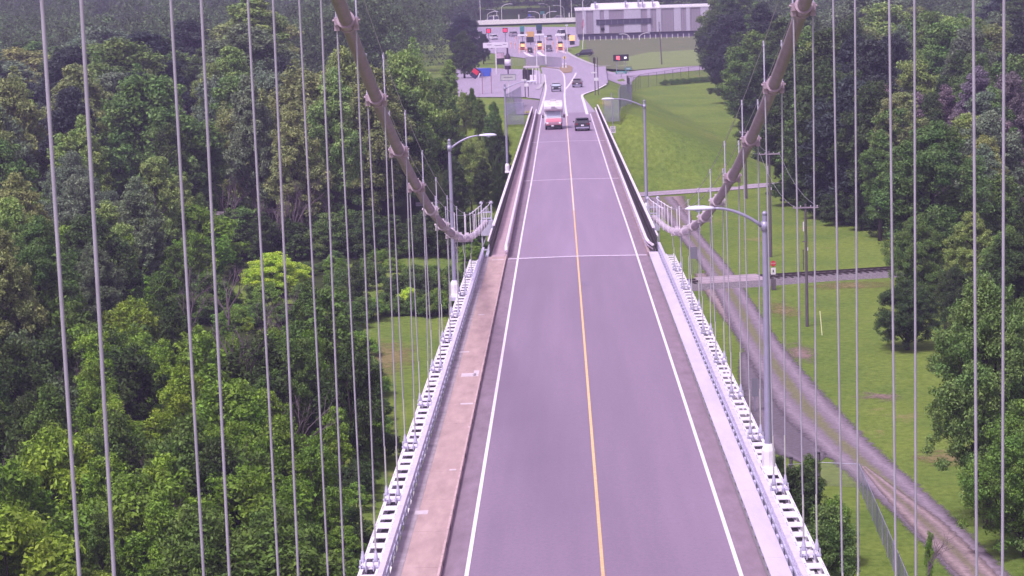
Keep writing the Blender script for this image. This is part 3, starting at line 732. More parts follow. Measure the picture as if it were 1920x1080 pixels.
pline('edge_line', [(1101, 215), (1095, 193), (1091.5, 181), (1094, 177), (1118, 168), (1137, 158)], .4, M_WHITE)
for pts in ([(1062, 98), (1075, 106), (1100, 117), (1122, 126), (1145, 131)],):
    pline('kerb', pts, 1.1, M_CONC, .12)
pline('kerb', [(1008, 168), (1015, 160), (1019, 150), (1017, 139)], .7, M_CONC, .12)
pline('kerb', [(988, 184), (1013, 185)], .4, M_CONC, .08)
pline('kerb', [(945, 125), (985, 124), (1020, 126), (1049, 129)], 1.0, M_DRYG, .09)
for pts in ([(985, 98), (990, 103), (1000, 107)], [(1009, 97), (1015, 103), (1024, 106)], [(1052, 97), (1060, 99), (1066, 101)]):
    pline('painted_island', pts, 1.2, M_WHITE, .08)
sheet('tan_bank', [(8, 600), (60, 600), (70, 752), (8, 760)], mat('tan_grass', (0.12, 0.15, 0.075), .95, scale=.15, col2=(0.17, 0.175, 0.10), spec=.1), 0.06, 20, 20)
sheet('mown_field', TP([(1126, 126), (1140, 116), (1215, 99), (1330, 93), (1345, 122), (1230, 129), (1165, 134)]), mat('bright_mown_grass', (0.17, 0.225, 0.085), .95, scale=.25, col2=(0.22, 0.27, 0.11), spec=.1), 0.16, 12, 20)

strip('service_road', [TP([(1128, 145)])[0], TP([(1152, 142)])[0], TP([(1185, 140)])[0], TP([(1240, 134)])[0], TP([(1300, 128)])[0], TP([(1380, 120)])[0]], [10, 13, 14, 14, 14, 14], mat('service_paving', (0.36, 0.30, 0.40), .9, var=.12, scale=.4), 0.10, seg=4)
# ---- vehicles (built facing +y, so the camera sees their back unless turned)
def wheels(t, w, xs, r):
    for y in xs:
        for s in (-1, 1):
            m = MB(); m.tube([(s * (w / 2 - .26), y, r), (s * (w / 2 - .02), y, r)], r, 16); wh = m.build('wheel', M_BLACK, t)
            m = MB(); m.tube([(s * (w / 2 - .03), y, r), (s * (w / 2), y, r)], r * .62, 12); m.build('rim', M_CHROME, wh)
def car(label, loc, rz, paint, L=4.6, W=1.84, H=1.62, suv=True, cat='car', group=None, front_glass=None, pickup=False, roof=None, name='parked_car'):
    t = thing(name, label, cat, loc, rz, group); h = L / 2; bl = .95 if suv else .85
    body = [(-h, .38), (-h + .02, .72), (-h + .08, bl), (-h + .5, bl + .06), (h - 1.15, bl + .02), (h - .3, bl - .14), (h - .03, .66), (h, .36), (h - .3, .24), (-h + .3, .24)]
    n = len(body); vs, fs = [], []
    cols = [(-1, .90), (-.93, 1.0), (.93, 1.0), (1, .90)]
    for cx, k in cols:
        for y, z in body: vs.append((cx * W / 2, y * (1 if abs(cx) < .95 else .985), .24 + (z - .24) * (1 if abs(cx) < .95 else .93)))
    for c in range(3):
        for i in range(n): fs.append((c * n + i, c * n + (i + 1) % n, (c + 1) * n + (i + 1) % n, (c + 1) * n + i))
    fs.append(tuple(range(n))); fs.append(tuple(range(3 * n, 4 * n)))
    m = MB(); m.add(vs, fs); m.build('body', paint, t, bevel=.03, smooth=False)
    yb, yf = (-h + .12, h - 1.25); 
    if pickup: yb = -.4
    rb, rf = (yb + (.42 if suv else .75), yf - .75); tw = .40
    m = MB(); zt, z0 = H, bl + .03
    q = [(-W / 2 + .07, yb, z0), (W / 2 - .07, yb, z0), (W / 2 - .07, yf, z0), (-W / 2 + .07, yf, z0), (-W * tw + .02, rb, zt - .07), (W * tw - .02, rb, zt - .07), (W * tw - .02, rf, zt - .07), (-W * tw + .02, rf, zt - .07)]
    m.add(q, [(0, 1, 2, 3), (4, 5, 6, 7), (0, 1, 5, 4), (1, 2, 6, 5), (2, 3, 7, 6), (3, 0, 4, 7)])
    m.build('windows', M_GLASS, t)
    if front_glass:
        m = MB(); e = .02
        m.add([(W / 2 - .14, yf + e, z0 + .03), (-W / 2 + .14, yf + e, z0 + .03), (-W * tw + .08, rf + e, zt - .1), (W * tw - .08, rf + e, zt - .1)], [(0, 1, 2, 3)]); m.build('windscreen', front_glass, t)
    m = MB(); m.box((0, (rb + rf) / 2, zt - .04), (W * .80, rf - rb + .18, .07), top=(.9, .94))
    for sx in (-1, 1):
        m.bar((sx * (W / 2 - .08), yb, z0), (sx * (W * tw - .01), rb, zt - .06), .07, .07); m.bar((sx * (W / 2 - .08), yf, z0), (sx * (W * tw - .01), rf, zt - .06), .06, .06)
        m.bar((sx * (W / 2 - .075), (yb + yf) / 2, z0), (sx * (W * tw), (rb + rf) / 2, zt - .06), .06, .1)
    m.build('roof', roof or paint, t)
    if suv and not pickup:
        m = MB(); m.box((0, rb - .14, zt - .05), (W * .72, .22, .04)); m.build('spoiler', paint, t)
    for sx in (-1, 1):
        m = MB(); m.box((sx * (W / 2 - .2), -h - .005, bl - .08), (.30, .08, .22)); m.build('tail_light', M_RED, t, bevel=.02)
        m = MB(); m.box((sx * (W / 2 - .28), h - .05, .70), (.38, .12, .15)); m.build('headlight', mat('headlamp', (.8, .8, .85), .15), t, bevel=.02)
        m = MB(); m.box((sx * (W / 2 + .11), yf - .35, z0 + .1), (.20, .12, .15)); m.build('mirror', paint, t, bevel=.03)
    m = MB(); m.box((0, -h - .03, .72), (.36, .02, .17)); m.build('plate', M_SIGNW, t)
    m = MB(); m.box((0, h + .0, .52), (W * .62, .05, .26)); m.build('grille', M_BLACK, t)
    m = MB(); m.box((0, -h - .01, .42), (W * .9, .1, .2)); m.box((0, h, .33), (W * .9, .1, .16)); m.build('bumper', M_BLACK if not suv else M_GALV, t, bevel=.03)
    wheels(t, W, (-h + .85, h - .9), .36)
    return t
P_BLACK = mat('black_car_paint', (0.012, 0.011, 0.02), 0.25, spec=.7)
P_GREY = mat('dark_grey_paint', (0.05, 0.045, 0.06), 0.3)
P_SILV = mat('silver_paint', (0.34, 0.30, 0.36), 0.35)
P_WHITE = mat('white_vehicle_paint', (0.72, 0.70, 0.75), 0.35)
P_RED = mat('faded_red_paint', (0.58, 0.20, 0.27), 0.35)
d = T(1092, 246); slope = -math.atan(GR)
def put(o, p, rz): o.location = (p.x, p.y, zroad(p.y) + .03); o.rotation_euler = (slope if abs(rz) < 1.6 else -slope, 0, rz)
o = car('black hatchback driving away on the right lane beside the motorhome', (0, 0, 0), 0, P_BLACK, 4.5, 1.86, 1.60, name='car'); put(o, d + Vector((0, 2, 0)), 0.01)
o = car('dark car coming towards the camera in the left lane behind the motorhome', (0, 0, 0), 0, P_BLACK, 4.5, 1.85, 1.62, name='car', front_glass=M_GLASSL, roof=P_SILV); put(o, T(1043, 172) + Vector((0, 2, 0)), math.pi)
o = car('brownish grey wagon driving away ahead of the black hatchback', (0, 0, 0), 0, P_GREY, 4.6, 1.88, 1.75, name='car', roof=P_SILV); put(o, T(1083, 164) + Vector((0, 2, 0)), -0.05)
G_T = 'vehicles waiting at the toll booths'
o = car('grey pickup in the right hand toll lane', (0, 0, 0), 0, P_GREY, 5.4, 1.95, 1.85, name='pickup_truck', cat='pickup', pickup=True, roof=P_SILV); put(o, T(1029, 96), 0)
o = car('small dark car in the middle toll lane', (0, 0, 0), 0, P_BLACK, 4.3, 1.8, 1.5, suv=False, name='car'); put(o, T(992, 99), 0.1)
o = car('black truck cab beyond the toll booths under the yellow sign', (0, 0, 0), 0, P_BLACK, 5.5, 2.3, 2.6, name='truck', cat='truck'); put(o, T(994, 79), 0)
o = car('silver car beyond the right toll booth', (0, 0, 0), 0, P_SILV, 4.6, 1.85, 1.6, name='car'); put(o, T(1030, 75), 0)
o = car('black car parked on the grass behind the lamp post by the curving kerb', (0, 0, 0), 0, P_BLACK, 4.9, 1.95, 1.75, name='parked_car'); p = T(1096, 105); put(o, p, 1.35)

def text_mesh(s, size, m, parent, loc, rot, name='lettering', align='CENTER'):
    cu = bpy.data.curves.new('t', 'FONT'); cu.body = s; cu.size = size; cu.align_x = align; cu.align_y = 'CENTER'; cu.extrude = 0.004
    o = bpy.data.objects.new('t', cu); C.objects.link(o); dg = bpy.context.evaluated_depsgraph_get()
    me = bpy.data.meshes.new_from_object(o.evaluated_get(dg)); bpy.data.objects.remove(o); bpy.data.curves.remove(cu)
    me.materials.clear(); me.materials.append(m)
    q = bpy.data.objects.new(name, me); C.objects.link(q); q.parent = parent; q.location = loc; q.rotation_euler = rot; return q

def motorhome():
    t = thing('motorhome', 'white motorhome with a bunk over the cab and red bonnet coming towards the camera', 'motorhome', (0, 0, 0))
    W = 2.36
    m = MB(); m.prism([(-3.6, .55), (-3.6, 3.35), (-3.45, 3.5), (2.3, 3.5), (3.05, 3.3), (3.25, 2.95), (3.2, 2.55), (2.2, 2.3), (1.5, 2.2), (1.5, .55)], -W / 2, W / 2); m.build('body', P_WHITE, t, bevel=.06)
    m = MB(); m.prism([(1.52, .5), (1.52, 2.28), (2.15, 2.3), (2.75, 1.55), (2.9, 1.42), (2.9, .5)], -1.0, 1.0); m.build('cab', P_WHITE, t, bevel=.05)
    m = MB(); m.prism([(2.86, .48), (2.86, 1.42), (3.65, 1.25), (3.95, 1.05), (3.98, .48)], -.98, .98); m.build('bonnet', P_RED, t, bevel=.06)
    m = MB(); m.add([(-.86, 2.24, 2.245), (.86, 2.24, 2.245), (.93, 2.80, 1.535), (-.93, 2.80, 1.535)], [(0, 1, 2, 3)]); m.v = [(x, y + .03, z + .03) for x, y, z in m.v]; m.build('windscreen', M_GLASSL, t)
    m = MB(); m.box((0, 4.0, .84), (1.3, .06, .34)); m.build('grille', mat('pink_grille', (.55, .25, .32), .3), t)
    for z in (.74, .84, .94): m = MB(); m.box((0, 4.04, z), (1.24, .03, .025)); m.build('grille_bar', M_CHROME, t)
    m = MB(); m.box((0, 4.05, .46), (2.1, .22, .26)); m.build('bumper', M_BLACK, t, bevel=.04)
    m = MB(); m.box((.15, 4.17, .52), (.32, .02, .17)); m.build('plate', M_SIGNW, t)
    for s in (-1, 1):
        m = MB(); m.box((s * .80, 4.0, .86), (.28, .07, .24)); m.build('headlight', mat('headlamp', (.8, .8, .85), .15), t, bevel=.02)
        m = MB(); m.bar((s * 1.0, 2.6, 1.6), (s * 1.3, 2.75, 1.62), .04); m.box((s * 1.36, 2.75, 1.66), (.2, .12, .42)); m.build('mirror', M_BLACK, t)
        m = MB(); m.box((s * (W / 2 + .005), -1.0, 2.3), (.03, 1.1, .6)); m.build('side_window', M_GLASS, t)
        m = MB(); m.box((s * .55, 3.23, 3.42), (.5, .06, .04)); m.build('marker_light', mat('amber', (.6, .3, .08), .4), t)
    m = MB(); m.box((0, -.4, 3.6), (.8, .8, .22)); m.box((0, -2.4, 3.58), (.5, .5, .16)); m.build('roof_vent', M_CONC, t, bevel=.04)
    m = MB(); m.box((0, 3.255, 2.86), (.50, .02, .10)); m.box((-.1, 3.25, 2.70), (.80, .02, .05)); m.build('marking', mat('grey_marking', (.22, .18, .26), .6), t)
    wheels(t, 2.2, (-2.1, 3.15), .42)
    return t
o = motorhome(); put(o, T(1038.5, 243) + Vector((0, 3.0, 0)), math.pi)

# ---- plaza furniture
def post_sign(name, label, cat, px, py_base, py_c, wpx, hpx, m, post=M_GALV, frame=None, group=None, dep=.12, two=False, marks=None, pr=.08):
    p = T(px, py_base); s = 4500 / p.y; zc_ = (py_base - py_c) / s * 1.0; W_, H_ = wpx / s, hpx / s
    t = thing(name, label, cat, (p.x, p.y, surf(p.x, p.y)), 0, group)
    b = MB()
    for x in ((-W_ * .3, W_ * .3) if two else (0,)): b.tube([(x, 0.08, 0), (x, .08, zc_ + H_ * .3)], pr, 8)
    b.build('post', post, t)
    b = MB(); b.box((0, 0, zc_), (W_, dep, H_)); pn = b.build('panel', m, t, bevel=min(.04, dep / 3))
    if frame:
        b = MB()
        for sx in (-1, 1): b.box((sx * W_ / 2, -.02, zc_), (.12, dep + .06, H_ + .12))
        for sz in (-1, 1): b.box((0, -.02, zc_ + sz * H_ / 2), (W_ - .12, dep + .06, .12))
        b.build('frame', frame, t)
    if marks:
        for (cx, cz, mw, mh, mm) in marks:
            b = MB(); b.box((cx * W_, -dep / 2 - .02, zc_ + cz * H_), (mw * W_, .03, mh * H_)); b.build('marking', mm, pn)
    return t
M_TXT = mat('grey_marking', (.22, .18, .26), .6)
M_LREDE = mat('led_red', (0.85, 0.10, 0.13), .5, emit=1.3); M_LWH = mat('led_white', (.85, .8, .95), .5, emit=.8)
post_sign('message_board', 'black electronic message board with a glowing red patch, standing on the mown field', 'message board', 1165, 138, 108.5, 29, 12, M_BLACK, two=True, dep=.5,
          marks=[(-.20, .03, .22, .5, M_LREDE), (-.13, -.12, .1, .4, M_LREDE), (.28, 0, .16, .30, M_LWH)])
M_GREEN = mat('green_guide_sign', (.05, .25, .24), .5)
post_sign('guide_sign', 'lower left of the two small green guide signs below the message board', 'road sign', 1165, 147, 136, 21, 5.5, M_GREEN, marks=[(-.1, .15, .6, .14, M_SIGNW), (0, -.2, .7, .14, M_SIGNW)])
post_sign('guide_sign', 'smaller green guide sign at the upper right below the message board', 'road sign', 1178, 140, 129, 12, 4.5, M_GREEN, marks=[(0, 0, .6, .2, M_SIGNW)])
post_sign('sign_board', 'long white sign board on a white post before the dark tree by the plaza', 'sign', 931, 138, 85, 47, 10, M_SIGNW, post=P_WHITE, marks=[(-.25, .1, .18, .12, M_TXT), (.1, -.05, .3, .1, M_TXT), (.36, .1, .14, .12, M_TXT)], pr=.16)
post_sign('sign_board', 'grey framed sign board on a white post beside the left bridge railing', 'sign', 954, 182, 145, 28, 11, mat('grey_sheet', (.52, .5, .54), .6), post=P_WHITE, frame=M_GALV, marks=[(0, .02, .6, .12, M_TXT)])
# speed limit
def speed_sign():
    p = Vector((6.35, 300, 0)); r = ray(1149, 243); t_ = p.y / r.y; z = CZ + r.z * t_; p.x = r.x * t_
    zb = land(p.x, p.y)
    t = thing('speed_limit_sign', 'white speed limit sign reading 30 on a tall grey post right of the bridge', 'road sign', (p.x, p.y, z))
    b = MB(); b.box((0, 0, 0), (.66, .03, .86)); s = b.build('panel', M_SIGNW, t)
    text_mesh('30', .50, M_BLACK, s, (0, -.022, -.12), (math.pi / 2, 0, 0)); text_mesh('SPEED', .15, M_BLACK, s, (0, -.022, .32), (math.pi / 2, 0, 0)); text_mesh('LIMIT', .15, M_BLACK, s, (0, -.022, .18), (math.pi / 2, 0, 0))
    b = MB(); b.tube([(0.0, .08, zb - z), (0, .08, 4.6)], .055, 8); b.build('post', M_GALV, t)
speed_sign()
# bottle shaped advertising sign
def bottle():
    p = T(953, 143); s = 4500 / p.y
    t = thing('bottle_sign', 'tall bottle shaped advertising sign with a white label beside the parking lot', 'advertising sign', (p.x, p.y, surf(p.x, p.y)))
    hs_ = 1 / s
    b = MB(); b.tube([(0, 0, 0), (0, 0, 14 * hs_)], .15, 8); b.build('post', M_BLACK, t)
    b = MB(); b.lathe((0, 0, 13 * hs_), [(5.5 * hs_, 0), (5.8 * hs_, 1 * hs_), (5.8 * hs_, 21 * hs_), (4.5 * hs_, 26 * hs_), (1.9 * hs_, 30 * hs_), (1.6 * hs_, 38 * hs_), (2.0 * hs_, 39 * hs_), (2.0 * hs_, 40 * hs_)], 16); b.build('bottle', mat('wine_glass', (.045, .018, .05), .3), t, smooth=True)
    b = MB(); b.lathe((0, 0, 20 * hs_), [(6.0 * hs_, 0), (6.0 * hs_, 12 * hs_)], 16); b.build('bottle_label', M_SIGNW, t, smooth=True)
bottle()
def shop_sign():
    p = T(905, 176); s = 4500 / p.y
    t = thing('shop_sign', 'big blue and red slanted sign box on two posts left of the parking lot', 'shop sign', (p.x, p.y, surf(p.x, p.y)))
    b = MB()
    for x in (0, 1.7): b.tube([(x, 0, 0), (x, 0, 40 / s)], .09, 6)
    b.build('post', mat('pinkish_post', (.35, .2, .28), .6), t)
    b = MB(); z0 = 40 / s
    b.box((.35, .6, z0), (28 / s, 1.0, 15 / s), rz=.05); b.build('blue_panel', mat('blue_sign', (.05, .10, .50), .5), t, bevel=.05)
    def tilt(dx, ww, hh, mm, nm):
        b = MB(); M = Matrix.Rotation(math.radians(38), 3, 'Y'); b.box((dx, 0, z0 - .1), (ww / s, .6, hh / s), M=M); return b.build(nm, mm, t)
    tilt(-1.25, 13, 18, mat('navy_sign', (.03, .02, .08), .5), 'dark_panel')
    b = MB(); M = Matrix.Rotation(math.radians(38), 3, 'Y'); b.box((-1.2, -.35, z0 + .2), (12 / s, .12, 8 / s), M=M); b.build('red_panel', mat('red_sign', (.62, .03, .08), .5), t)
    b = MB(); b.box((-.55, -.42, z0 - .5), (2 / s, .1, 9 / s), M=Matrix.Rotation(math.radians(25), 3, 'Y')); b.build('trim', M_SIGNW, t)
shop_sign()
def billboard():
    p = T(938, 127); s = 4500 / p.y
    t = thing('billboard', 'small billboard with a pink picture and dark lower band behind the bottle shaped sign', 'billboard', (p.x, p.y, surf(p.x, p.y)))
    b = MB(); b.box((0, 0, 17 / s), (16 / s, .3, 22 / s)); pn = b.build('panel', M_BLACK, t)
    b = MB(); b.box((0, -.2, 22.5 / s), (14.5 / s, .05, 9.5 / s)); b.build('picture', mat('pale_pink_print', (.55, .38, .52), .6, var=.4, scale=1.3), pn)
    b = MB(); b.box((-1.0, .1, 3 / s), (.2, .2, 6 / s)); b.box((1.0, .1, 3 / s), (.2, .2, 6 / s)); b.build('post', M_GALV, t)
billboard()
def booth():
    p = T(997, 158); s = 4500 / p.y
    t = thing('inspection_shelter', 'dark framed flat roofed shelter with white panels beside the left lane', 'shelter', (p.x, p.y, surf(p.x, p.y)))
    W_, H_ = 30 / s, 27 / s
    b = MB(); b.box((0, 1, H_ + .5), (W_, 3.2, .35)); b.build('roof', M_CONC, t, bevel=.04)
    b = MB(); b.box((-.7, 1.4, H_ * .62), (W_ * .7, 2.0, H_ * .72)); b.build('cabin', M_BLACK, t)
    for x in (-.42, .08, .3, .48):
        b = MB(); b.box((x * W_, -.5, H_ / 2 + .2), (.16, .16, H_ + .3)); b.build('column', M_BLACK if x < 0 else M_SIGNW, t)
    for x in (-.28, -.05): b = MB(); b.box((x * W_ + .9, -.3, H_ * .45), (W_ * .17, .15, H_ * .42)); b.build('wall_panel', M_SIGNW, t)
booth()
def warn():
    p = T(1059, 127); s = 4500 / p.y
    t = thing('warning_sign', 'yellow diamond warning sign on the small traffic island', 'road sign', (p.x, p.y, surf(p.x, p.y)))
    b = MB(); b.tube([(0, .06, 0), (0, .06, 17 / s)], .06, 6); b.build('post', M_BLACK, t)
    b = MB(); b.box((0, 0, 19 / s), (5.2 / s, .05, 5.2 / s), M=Matrix.Rotation(math.radians(45), 3, 'Y')); pn = b.build('panel', mat('yellow_sheet', (.80, .62, .22), .5), t)
    b = MB(); b.box((0, -.05, 19 / s), (.18, .03, .6)); b.build('symbol', M_BLACK, pn)
    for dx in (-3.5, 2.5):
        q = thing('sandbag_post', 'white bollard on the traffic island, %s of the pair' % ('left' if dx < 0 else 'right'), 'bollard', (p.x + dx / s, p.y - 2, zroad(p.y)))
        b = MB(); b.lathe((0, 0, 0), [(.30, 0), (.26, .5), (.14, 1.2), (.05, 1.3)], 8); b.build('post', P_WHITE, q)
        b = MB(); b.tube([(0, 0, .7), (0, 0, .9)], .24, 8); b.build('band', M_CONC, q)
        q.name = 'bollard'
warn()

# toll booths: each an island with a lit cabin, a canopy slab and bumper posts
def toll(px, py, label):
    p = T(px, py); s = 4500 / p.y
    t = thing('toll_booth', label, 'toll booth', (p.x, p.y, surf(p.x, p.y)), 0, 'toll booths across the plaza')
    b = MB(); b.box((0, 6, .12), (2.0, 14, .24)); b.build('island', M_CONC, t, bevel=.05)
    for x in (-.8, .8):
        b = MB(); b.box((x, -.2, 1.15), (.34, .5, 2.3)); b.build('bollard', mat('pale_orange_post', (.80, .50, .38), .5), t)
        b = MB(); b.box((x, 2.4, 2.2), (.22, .22, 4.4)); b.build('column', P_WHITE, t)
    b = MB(); b.box((0, 5, 1.4), (1.5, 3.0, 2.4)); c = b.build('cabin', M_BLACK, t, bevel=.05)
    b = MB(); b.box((0, 3.47, 1.65), (1.1, .05, .9)); b.build('lit_window', mat('orange_light', (.9, .42, .18), .5, emit=1.2), c)
    b = MB(); b.box((0, 3.45, .65), (1.2, .05, .5)); b.build('front_panel', mat('red_panel', (.5, .12, .1), .5), c)
    b = MB(); b.box((0, 5, 4.5), (2.8, 6.4, .3)); b.build('canopy', P_WHITE, t, bevel=.05)
    return t
toll(980, 97, 'left toll booth with orange lit window under the first teal lane sign')
toll(1012, 96, 'middle toll booth with orange lit window below the dark teal lane sign')
toll(1051, 97, 'right toll booth with orange lit window at the grass edge')
M_PINKP = mat('pale_pink_post', (.78, .52, .55), .5)
for px, py in ((958, 90), (966, 92), (974, 100), (988, 102), (1003, 101), (1019, 101), (1022, 92), (1044, 99), (1058, 100), (1037, 90), (968, 80), (1024, 80), (1044, 82)):
    p = T(px, py); q = thing('bollard', 'pale pink bollard beside the toll lanes', 'bollard', (p.x, p.y, surf(p.x, p.y)), 0, 'bollards at the toll lanes')
    b = MB(); b.tube([(0, 0, 0), (0, 0, 1.9)], .17, 8); b.lathe((0, 0, 1.9), [(.17, 0), (.14, .12), (.03, .17)], 8); b.build('post', M_PINKP, q)
    b = MB(); b.tube([(0, 0, 1.2), (0, 0, 1.5)], .19, 8); b.build('band', mat('orange_band', (.8, .35, .15), .5), q)
for px, py, pnt, lab, L_, H_ in ((962, 68, P_SILV, 'silver car at the far left of the plaza', 4.6, 1.6), (1052, 68, P_WHITE, 'white van at the far right of the plaza', 5.4, 2.2), (925, 74, P_WHITE, 'white car behind the left red signal', 4.6, 1.6), (1062, 74, P_BLACK, 'black car by the amber panel', 4.5, 1.6)):
    car(lab, (T(px, py).x, T(px, py).y, .05), .3, pnt, L_, 1.9, H_, name='van' if H_ > 2 else 'car', cat='van' if H_ > 2 else 'car')
def lane_sign(px, py0, py1, wpx, m, label, top=None):
    p = T(px, py0); s = 4500 / p.y
    t = thing('lane_sign', label, 'lane sign', (p.x, p.y, surf(p.x, p.y)), 0, 'lane signs above the toll plaza')
    H_ = (py0 - py1) / s
    b = MB(); b.tube([(0, .3, 0), (0, .3, H_)], .14, 8); b.build('post', M_GALV, t)
    b = MB(); b.box((0, 0, H_ - .7), (wpx / s, .3, 1.6)); b.build('panel', m, t, bevel=.05)
    b = MB(); b.box((0, 0, H_ - 2.3), (wpx / s * .85, .3, 1.5)); b.build('lower_panel', M_BLACK, t, bevel=.05)
    return t
M_TEAL = mat('teal_sign', (.05, .24, .24), .5)
lane_sign(980, 90, 50, 8.5, M_TEAL, 'left teal lane sign on a pole above the toll plaza')
lane_sign(1012, 90, 47, 11, mat('dark_teal', (.015, .07, .09), .5), 'dark teal lane sign on a pole above the middle toll booth')
lane_sign(995, 85, 60, 14, mat('amber_sign', (.62, .38, .12), .5), 'amber panel between the two teal lane signs')
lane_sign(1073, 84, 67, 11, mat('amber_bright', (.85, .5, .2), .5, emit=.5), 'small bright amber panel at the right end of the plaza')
def gantry_pole(px, py, y1, label):
    p = T(px, py); s = 4500 / p.y; H_ = (py - y1) / s
    t = thing('signal_pole', label, 'signal pole', (p.x, p.y, surf(p.x, p.y)))
    for dx in (-.28, .28):
        b = MB(); b.tube([(dx, 0, 0), (dx, 0, H_)], .085, 8); b.build('pole', M_WOOD, t)
    b = MB(); b.box((0, -.2, H_ * .42), (.75, .35, .55)); b.build('cabinet', P_WHITE, t, bevel=.03)
    b = MB(); b.box((-.45, -.2, H_ * .60), (.9, .25, .22)); b.build('camera_box', P_WHITE, t)
    b = MB(); b.box((-.3, -.2, H_ - .5), (.42, .35, 1.05)); sg = b.build('signal_head', M_BLACK, t, bevel=.03)
    for k in range(3): b = MB(); b.tube([(-.3, -.38, H_ - .2 - .3 * k), (-.3, -.42, H_ - .2 - .3 * k)], .11, 10); b.build('lens', mat('dull_lens', (.12, .08, .09), .3), sg)
gantry_pole(1119, 178, 108, 'twin dark signal pole with white boxes at the right end of the viaduct')
gantry_pole(988, 182, 128, 'twin dark signal pole with white boxes left of the viaduct end')
def mast():
    p = T(1241, 122); t = thing('mast', 'lone dark mast standing in the bright field before the striped building', 'mast', (p.x, p.y, 0)); H_ = (122 - 42) / (4500 / p.y)
    b = MB(); b.tube([(0, 0, 0), (-.5, 0, H_)], [.16, .10], 8); b.build('pole', M_WOOD, t); b = MB(); b.box((-.45, -.1, H_ - .8), (.8, .15, .15)); b.box((-.47, -.2, H_ - 1.6), (.35, .3, .6)); b.build('fitting', M_GALV, t)
mast()
def red_signal(px, py0, py1, label):
    p = T(px, py0); s = 4500 / p.y; H_ = (py0 - py1) / s
    t = thing('lane_signal', label, 'traffic signal', (p.x, p.y, surf(p.x, p.y)), 0, 'red lane signals')
    b = MB(); b.tube([(0, .3, 0), (0, .3, H_ + .5)], .13, 8); b.build('post', M_GALV, t)
    b = MB(); b.box((0, 0, H_), (1.5, .4, 1.5)); b.build('housing', mat('signal_housing', (.10, .03, .05), .5), t, bevel=.05)
    for k in (0, 1, 2, 3):
        a = math.pi / 4 + k * math.pi / 2
        b = MB(); b.bar((0, -.25, H_), (.55 * math.cos(a), -.25, H_ + .55 * math.sin(a)), .16, .2); b.build('red_bar', mat('red_glow', (1.0, .02, .07), .5, emit=2.2), t)
    b = MB(); b.tube([(0, -.24, H_ + .0), (0, -.27, H_)], .42, 12); b.build('red_disc', mat('red_glow', (1.0, .02, .07), .5, emit=2.2), t)
red_signal(917, 84, 58, 'left red lane signal at the edge of the dark tree')
red_signal(948, 84, 57, 'right red lane signal on the pole behind the white sign board')

# overpass behind the plaza
def overpass():
    a, b_ = G(880, 50), G(1095, 47); y = 862.0; xa, xb = -42.0, 12.0
    t = thing('overpass', 'bright white concrete overpass parapet crossing behind the toll plaza', 'overpass', (0, 0, 0))
    b = MB(); b.box(((xa + xb) / 2, y, 1.35), (xb - xa, .6, 1.6)); b.build('parapet', mat('bright_concrete', (.80, .76, .80), .7), t)
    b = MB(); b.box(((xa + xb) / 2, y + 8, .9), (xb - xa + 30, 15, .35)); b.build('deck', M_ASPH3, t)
    b = MB()
    for x in np.arange(xa + 1, xb, 9.0): b.box((x, y - .2, 3.0), (.35, .35, 1.6))
    b.build('posts', M_SIGNW, t)
overpass()
for px, lab, pnt, L_, H_ in ((922, 'white van crossing the overpass at its left end', P_WHITE, 5.6, 2.3), (992, 'grey car crossing the middle of the overpass', P_SILV, 4.8, 1.6), (1045, 'pale car near the right end of the overpass', P_SILV, 4.4, 1.6)):
    r = ray(px, 42); tt = 868 / r.y
    car(lab, (r.x * tt, 868, 1.1), math.pi / 2, pnt, L_, 1.95, H_, name='van' if H_ > 2 else 'car', cat='van' if H_ > 2 else 'car')
# far lamps with single or doubled curved arms
def tall_lamp(px, py0, py1, Y, label, arms=(1,), reach=5.0, grp='lamp posts around the toll plaza', straight=False):
    r = ray(px, py0); tt = Y / r.y; x = r.x * tt; z0 = max(0, CZ + r.z * tt - 0.0); s = 4500 / Y; H_ = (py0 - py1) / s
    t = thing('lamp_post', label, 'lamp post', (x, Y, z0), 0, grp)
    b = MB(); b.tube([(0, 0, 0), (0, 0, H_ - 1.2)], [.14, .10], 8); b.build('pole', P_WHITE, t)
    if not straight:
        for a in arms:
            b = MB(); pts = [(a * reach * (1 - math.cos(u)), 0, H_ - 1.4 + 1.4 * math.sin(u)) for u in np.linspace(0, math.pi / 2, 8)]
            b.tube(pts, .09, 8); ar = b.build('arm', P_WHITE, t)
            b = MB(); b.box((a * (reach + .4), 0, H_ - .05), (.9, .35, .18)); b.build('lamp_head', M_LAMPH, ar)
    else:
        b = MB(); b.box((0, 0, H_ - 1.1), (.7, .35, .3)); b.build('lamp_head', M_LAMPH, t)
LP = [(901, 37, -6, 870, (1,), 'tall plain lamp post at the far left end of the overpass'), (914, 38, 22, 880, (1,), 'low curved lamp at the left of the overpass'),
      (932, 38, 17, 890, (-1,), 'curved lamp arching left above the white van'), (941, 38, 8, 885, (1,), 'straight stemmed lamp right of the white van'),
      (1012, 38, 21, 880, (-1,), 'curved lamp arching left over the middle of the overpass'), (1023, 38, 22, 880, (1,), 'curved lamp arching right over the middle of the overpass'),
      (1031, 38, 8, 900, (-1,), 'tall curved lamp near the teal far sign'), (1058, 38, 12, 900, (-1,), 'short curved lamp near the striped building'),
      (1052, 38, -8, 860, (1,), 'tall mast lamp just left of the striped building'), (1072, 38, -5, 860, (-1,), 'tall mast beside the corner of the striped building'),
      (1094, 62, -4, 742, (1,), 'tall lamp post in front of the striped building corner'), (1181, 75, 63, 735, (-1,), 'low curved lamp before the dark plinth of the striped building, left one'), (1199, 75, 62, 735, (1,), 'low curved lamp before the dark plinth, arching right')]
for px, y0_, y1_, Y, arms, lab in LP: tall_lamp(px, y0_, y1_, Y, lab, arms, reach=2.4 if Y < 800 else 3.2)
